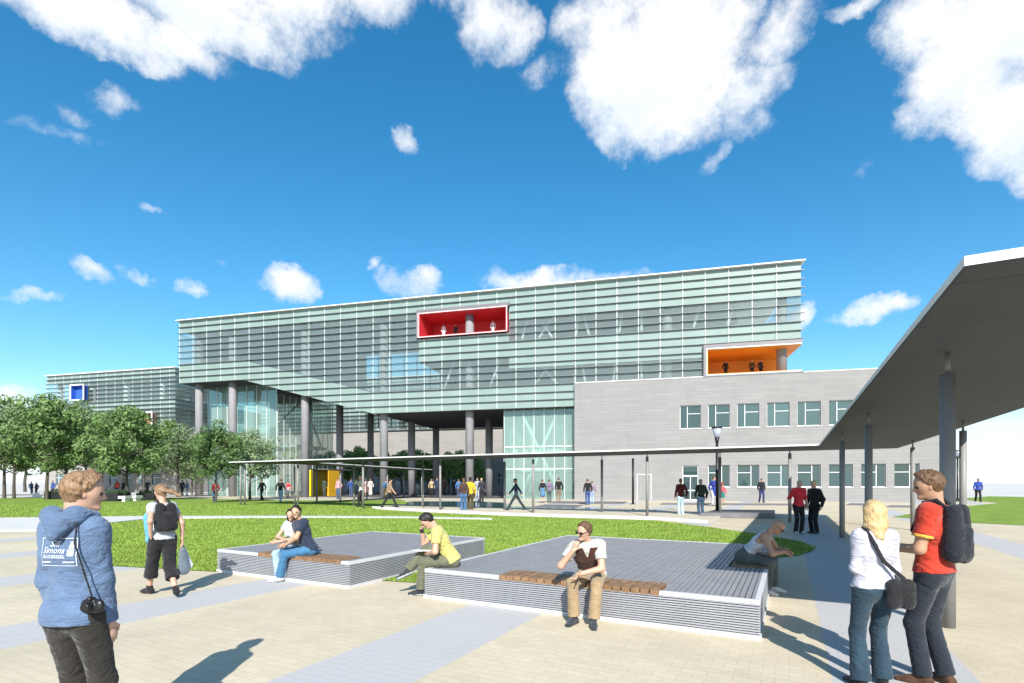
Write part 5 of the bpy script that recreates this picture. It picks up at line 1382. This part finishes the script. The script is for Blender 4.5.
for a in [
 # label, x, yfoot, height px, facing, top, bottom, options
 ('person in a red top and blue trousers beside the left glass hall', 215.3, 502.5, 22, 270, (.55,.07,.06), JN, {}),
 ('person all in black before the left glass hall', 262, 500.5, 21.5, 250, K1, K1, {'walk': .6}),
 ('person in black jacket and light jeans walking beside the pale column', 280.5, 502.5, 24, 95, K1, JL, {'walk': .8}),
 ('person in a red top and white skirt by the third column', 288.3, 497.5, 16.5, 260, (.55,.04,.05), WH, {'skirt': .2, 'fem': True}),
 ('person in dark clothes standing in front of the amber wall', 324.5, 496, 18, 265, (.05,.07,.05), (.06,.07,.06), {'hair': 'blonde'}),
 ('person in a pink and white top and jeans right of the yellow box', 338.5, 498.8, 21, 250, (.60,.28,.32), JN, {}),
 ('person in blue in the shade behind the first slim posts', 350.8, 497.5, 19, 90, BLU, (.05,.07,.15), {}),
 ('tall blonde woman in white top and black trousers at the canopy edge', 361, 507.3, 32, 215, (.55,.50,.45), K1, {'hair': 'blonde', 'long_hair': True, 'fem': True, 'walk': .5, 'arms_': 'phone'}),
 ('person in a pale pink dress beside the blonde woman', 366.5, 496, 17.5, 270, (.5,.36,.36), (.45,.3,.3), {'skirt': .25, 'fem': True}),
 ('person in a long white dress by the centre left column', 370.6, 496, 17.5, 285, (.6,.58,.55), (.6,.58,.55), {'skirt': .38, 'fem': True}),
 ('person in a blue shirt standing behind the walking man', 385.6, 498, 19, 120, (.06,.14,.27), TAN, {}),
 ('man in a tan shirt and black trousers striding to the right', 389.8, 508.8, 31, 0, (.30,.20,.12), K1, {'walk': 1.35, 'hair': 'black'}),
 ('person in grey blue among the shaded columns', 397.6, 495.5, 17, 90, (.22,.28,.33), GRY, {}),
 ('small child in white in the passage', 417.6, 494.5, 12, 270, (.55,.6,.58), WH, {}),
 ('person in a tan jacket and dark trousers in the passage', 431.6, 497.5, 19, 280, (.40,.30,.18), K1, {'fem': True}),
 ('person in dark navy in the passage', 437, 498, 21, 95, (.02,.03,.06), (.015,.02,.04), {}),
 ('person in a dark brown coat among the passage columns', 444.6, 495.5, 17, 250, (.10,.06,.04), DK, {}),
 ('person in a black top in the shade left of the centre column', 454, 495.5, 16, 270, K1, DK, {}),
 ('person in a blue jacket left of the pair with the yellow top', 458.6, 498, 19, 90, (.05,.13,.28), JN, {}),
 ('person in a brown jacket and blue jeans on the walkway, half of a pair', 463.6, 511.5, 33.5, 95, (.06,.035,.03), (.05,.12,.24), {'fem': True, 'long_hair': True}),
 ('person in a yellow top and dark trousers on the walkway, half of a pair', 470.2, 511, 34, 88, (.62,.40,.03), (.06,.05,.02), {}),
 ('person in a pale grey top right of the pair', 477.5, 502, 24.5, 270, (.28,.31,.36), (.30,.32,.36), {}),
 ('person in black right of the pale grey figure', 481.6, 503, 25, 260, DK, K1, {'hair': 'blonde'}),
 ('man in a dark navy suit striding left along the walkway', 516, 511.5, 33.5, 182, (.02,.03,.06), (.025,.035,.04), {'walk': 1.5, 'hair': 'black'}),
 ('person in a black top and blue skirt before the teal glass hall', 542.7, 502.8, 23.5, 90, K1, (.08,.18,.30), {'skirt': .17, 'fem': True}),
 ('person in a purple grey top before the teal glass hall', 549.4, 502.3, 23, 90, (.17,.13,.20), (.06,.09,.09), {}),
 ('person in a black shirt and tan trousers before the teal glass hall', 558.8, 502.5, 25, 95, K1, (.22,.16,.12), {}),
 ('person in a black jacket and blue jeans on the plaza before the stone wall', 587.8, 504.8, 26, 92, K1, (.04,.08,.22), {}),
 ('person in pale purple just behind the black jacketed person', 592, 503, 22, 90, (.24,.17,.22), (.30,.40,.55), {}),
 ('child in a pink top and jeans near the glazed door', 668.5, 499.3, 18, 270, (.60,.36,.40), (.14,.18,.24), {}),
 ('person in a dark red jacket and light blue jeans on the walkway', 681, 516, 37.5, 95, (.075,.012,.012), (.38,.52,.60), {}),
 ('person in dark green jacket and blue jeans with a bag on the walkway', 701, 516.6, 37.5, 88, (.014,.022,.020), (.035,.07,.12), {'bag': (.02,.035,.03), 'hair': 'grey'}),
 ('woman in a long blue coat and white trousers beside the black lamp post', 713.6, 506, 30, 280, (.02,.035,.20), WH, {'coat': .14, 'fem': True}),
 ('person in a dull red waistcoat just right of the black lamp post', 719.6, 504, 26, 260, (.30,.05,.05), (.10,.10,.12), {}),
 ('child in a red top and green skirt right of the black lamp post', 722.9, 505, 21, 250, (.5,.08,.10), (.02,.14,.13), {'skirt': .15, 'fem': True}),
 ('person in black jacket and dark blue trousers walking before the stone wing windows', 761.4, 502.7, 24.5, 265, (.012,.013,.02), (.02,.025,.10), {'walk': .5}),
 ('person in a blue jacket and dark trousers alone beside the right lawn', 978, 502, 24, 240, (.03,.06,.30), K1, {'walk': .8, 'hair': 'grey'}),
 ('person in dark blue far left below the trees', 31.3, 494.5, 13, 90, (.02,.05,.12), (.03,.05,.10), {}),
 ('person in black far left next to the dark blue one', 36.6, 494.5, 12, 270, K1, K1, {}),
 ('person in blue behind the hoodie man head', 53, 495.5, 15, 260, (.03,.07,.24), (.03,.04,.10), {}),
 ('person in navy right in front of the hoodie man face', 93.5, 496, 17, 270, (.025,.04,.20), (.05,.10,.20), {'coat': .05}),
 ('person in a bright red top behind the long black planter', 117, 496, 16, 265, (.62,.07,.04), (.03,.04,.09), {}),
 ('slim person in black beside the red topped one', 123, 495.5, 15, 250, K1, K1, {}),
 ('person in dark grey behind the walking woman head', 147.5, 495.5, 16, 270, (.05,.06,.07), (.06,.07,.08), {}),
 ('person in navy blue by the first building column', 182.3, 496, 16, 270, (.012,.02,.05), (.02,.035,.05), {}),
 ('person in faded blue jeans leaning by the first column', 187, 496, 15.5, 240, (.14,.19,.33), (.20,.25,.36), {})]:
    FP(a[0], a[1], a[2], a[3], a[4], a[5], a[6], group=GP, **a[7])
# people up on the coloured terraces
GT = 'people standing on the terraces'
def up_person(label, u, d, z, H, ang, top, bottom, **k):
    p = U(u, d); FP(label, 0, 0, H, ang, top, bottom, group=GT, zbase=z, pos=(p.x, p.y), h=.035, **k)
zr, zo = row(5.55)+.09, row(12.85)+.09
up_person('woman in white in the left part of the red terrace', -14.6, 1.5, zr, 1.66, 270, (.62,.6,.6), (.6,.58,.58), fem=True)
up_person('person in dark clothes beside the white one on the red terrace', -13.4, 2.0, zr, 1.7, 250, DK, DK)
up_person('person in white at the right end of the red terrace', -9.0, 1.6, zr, 1.7, 265, (.6,.6,.62), (.5,.5,.5))
up_person('person in black farthest left on the orange terrace', 14.3, 2.2, zo, 1.75, 270, K1, K1)
up_person('person in black and yellow in the middle of the orange terrace', 16.7, 2.4, zo, 1.7, 250, (.08,.06,.02), K1, hair='blonde')
up_person('person in dark clothes farthest right on the orange terrace', 17.5, 2.6, zo, 1.72, 280, DK, K1)
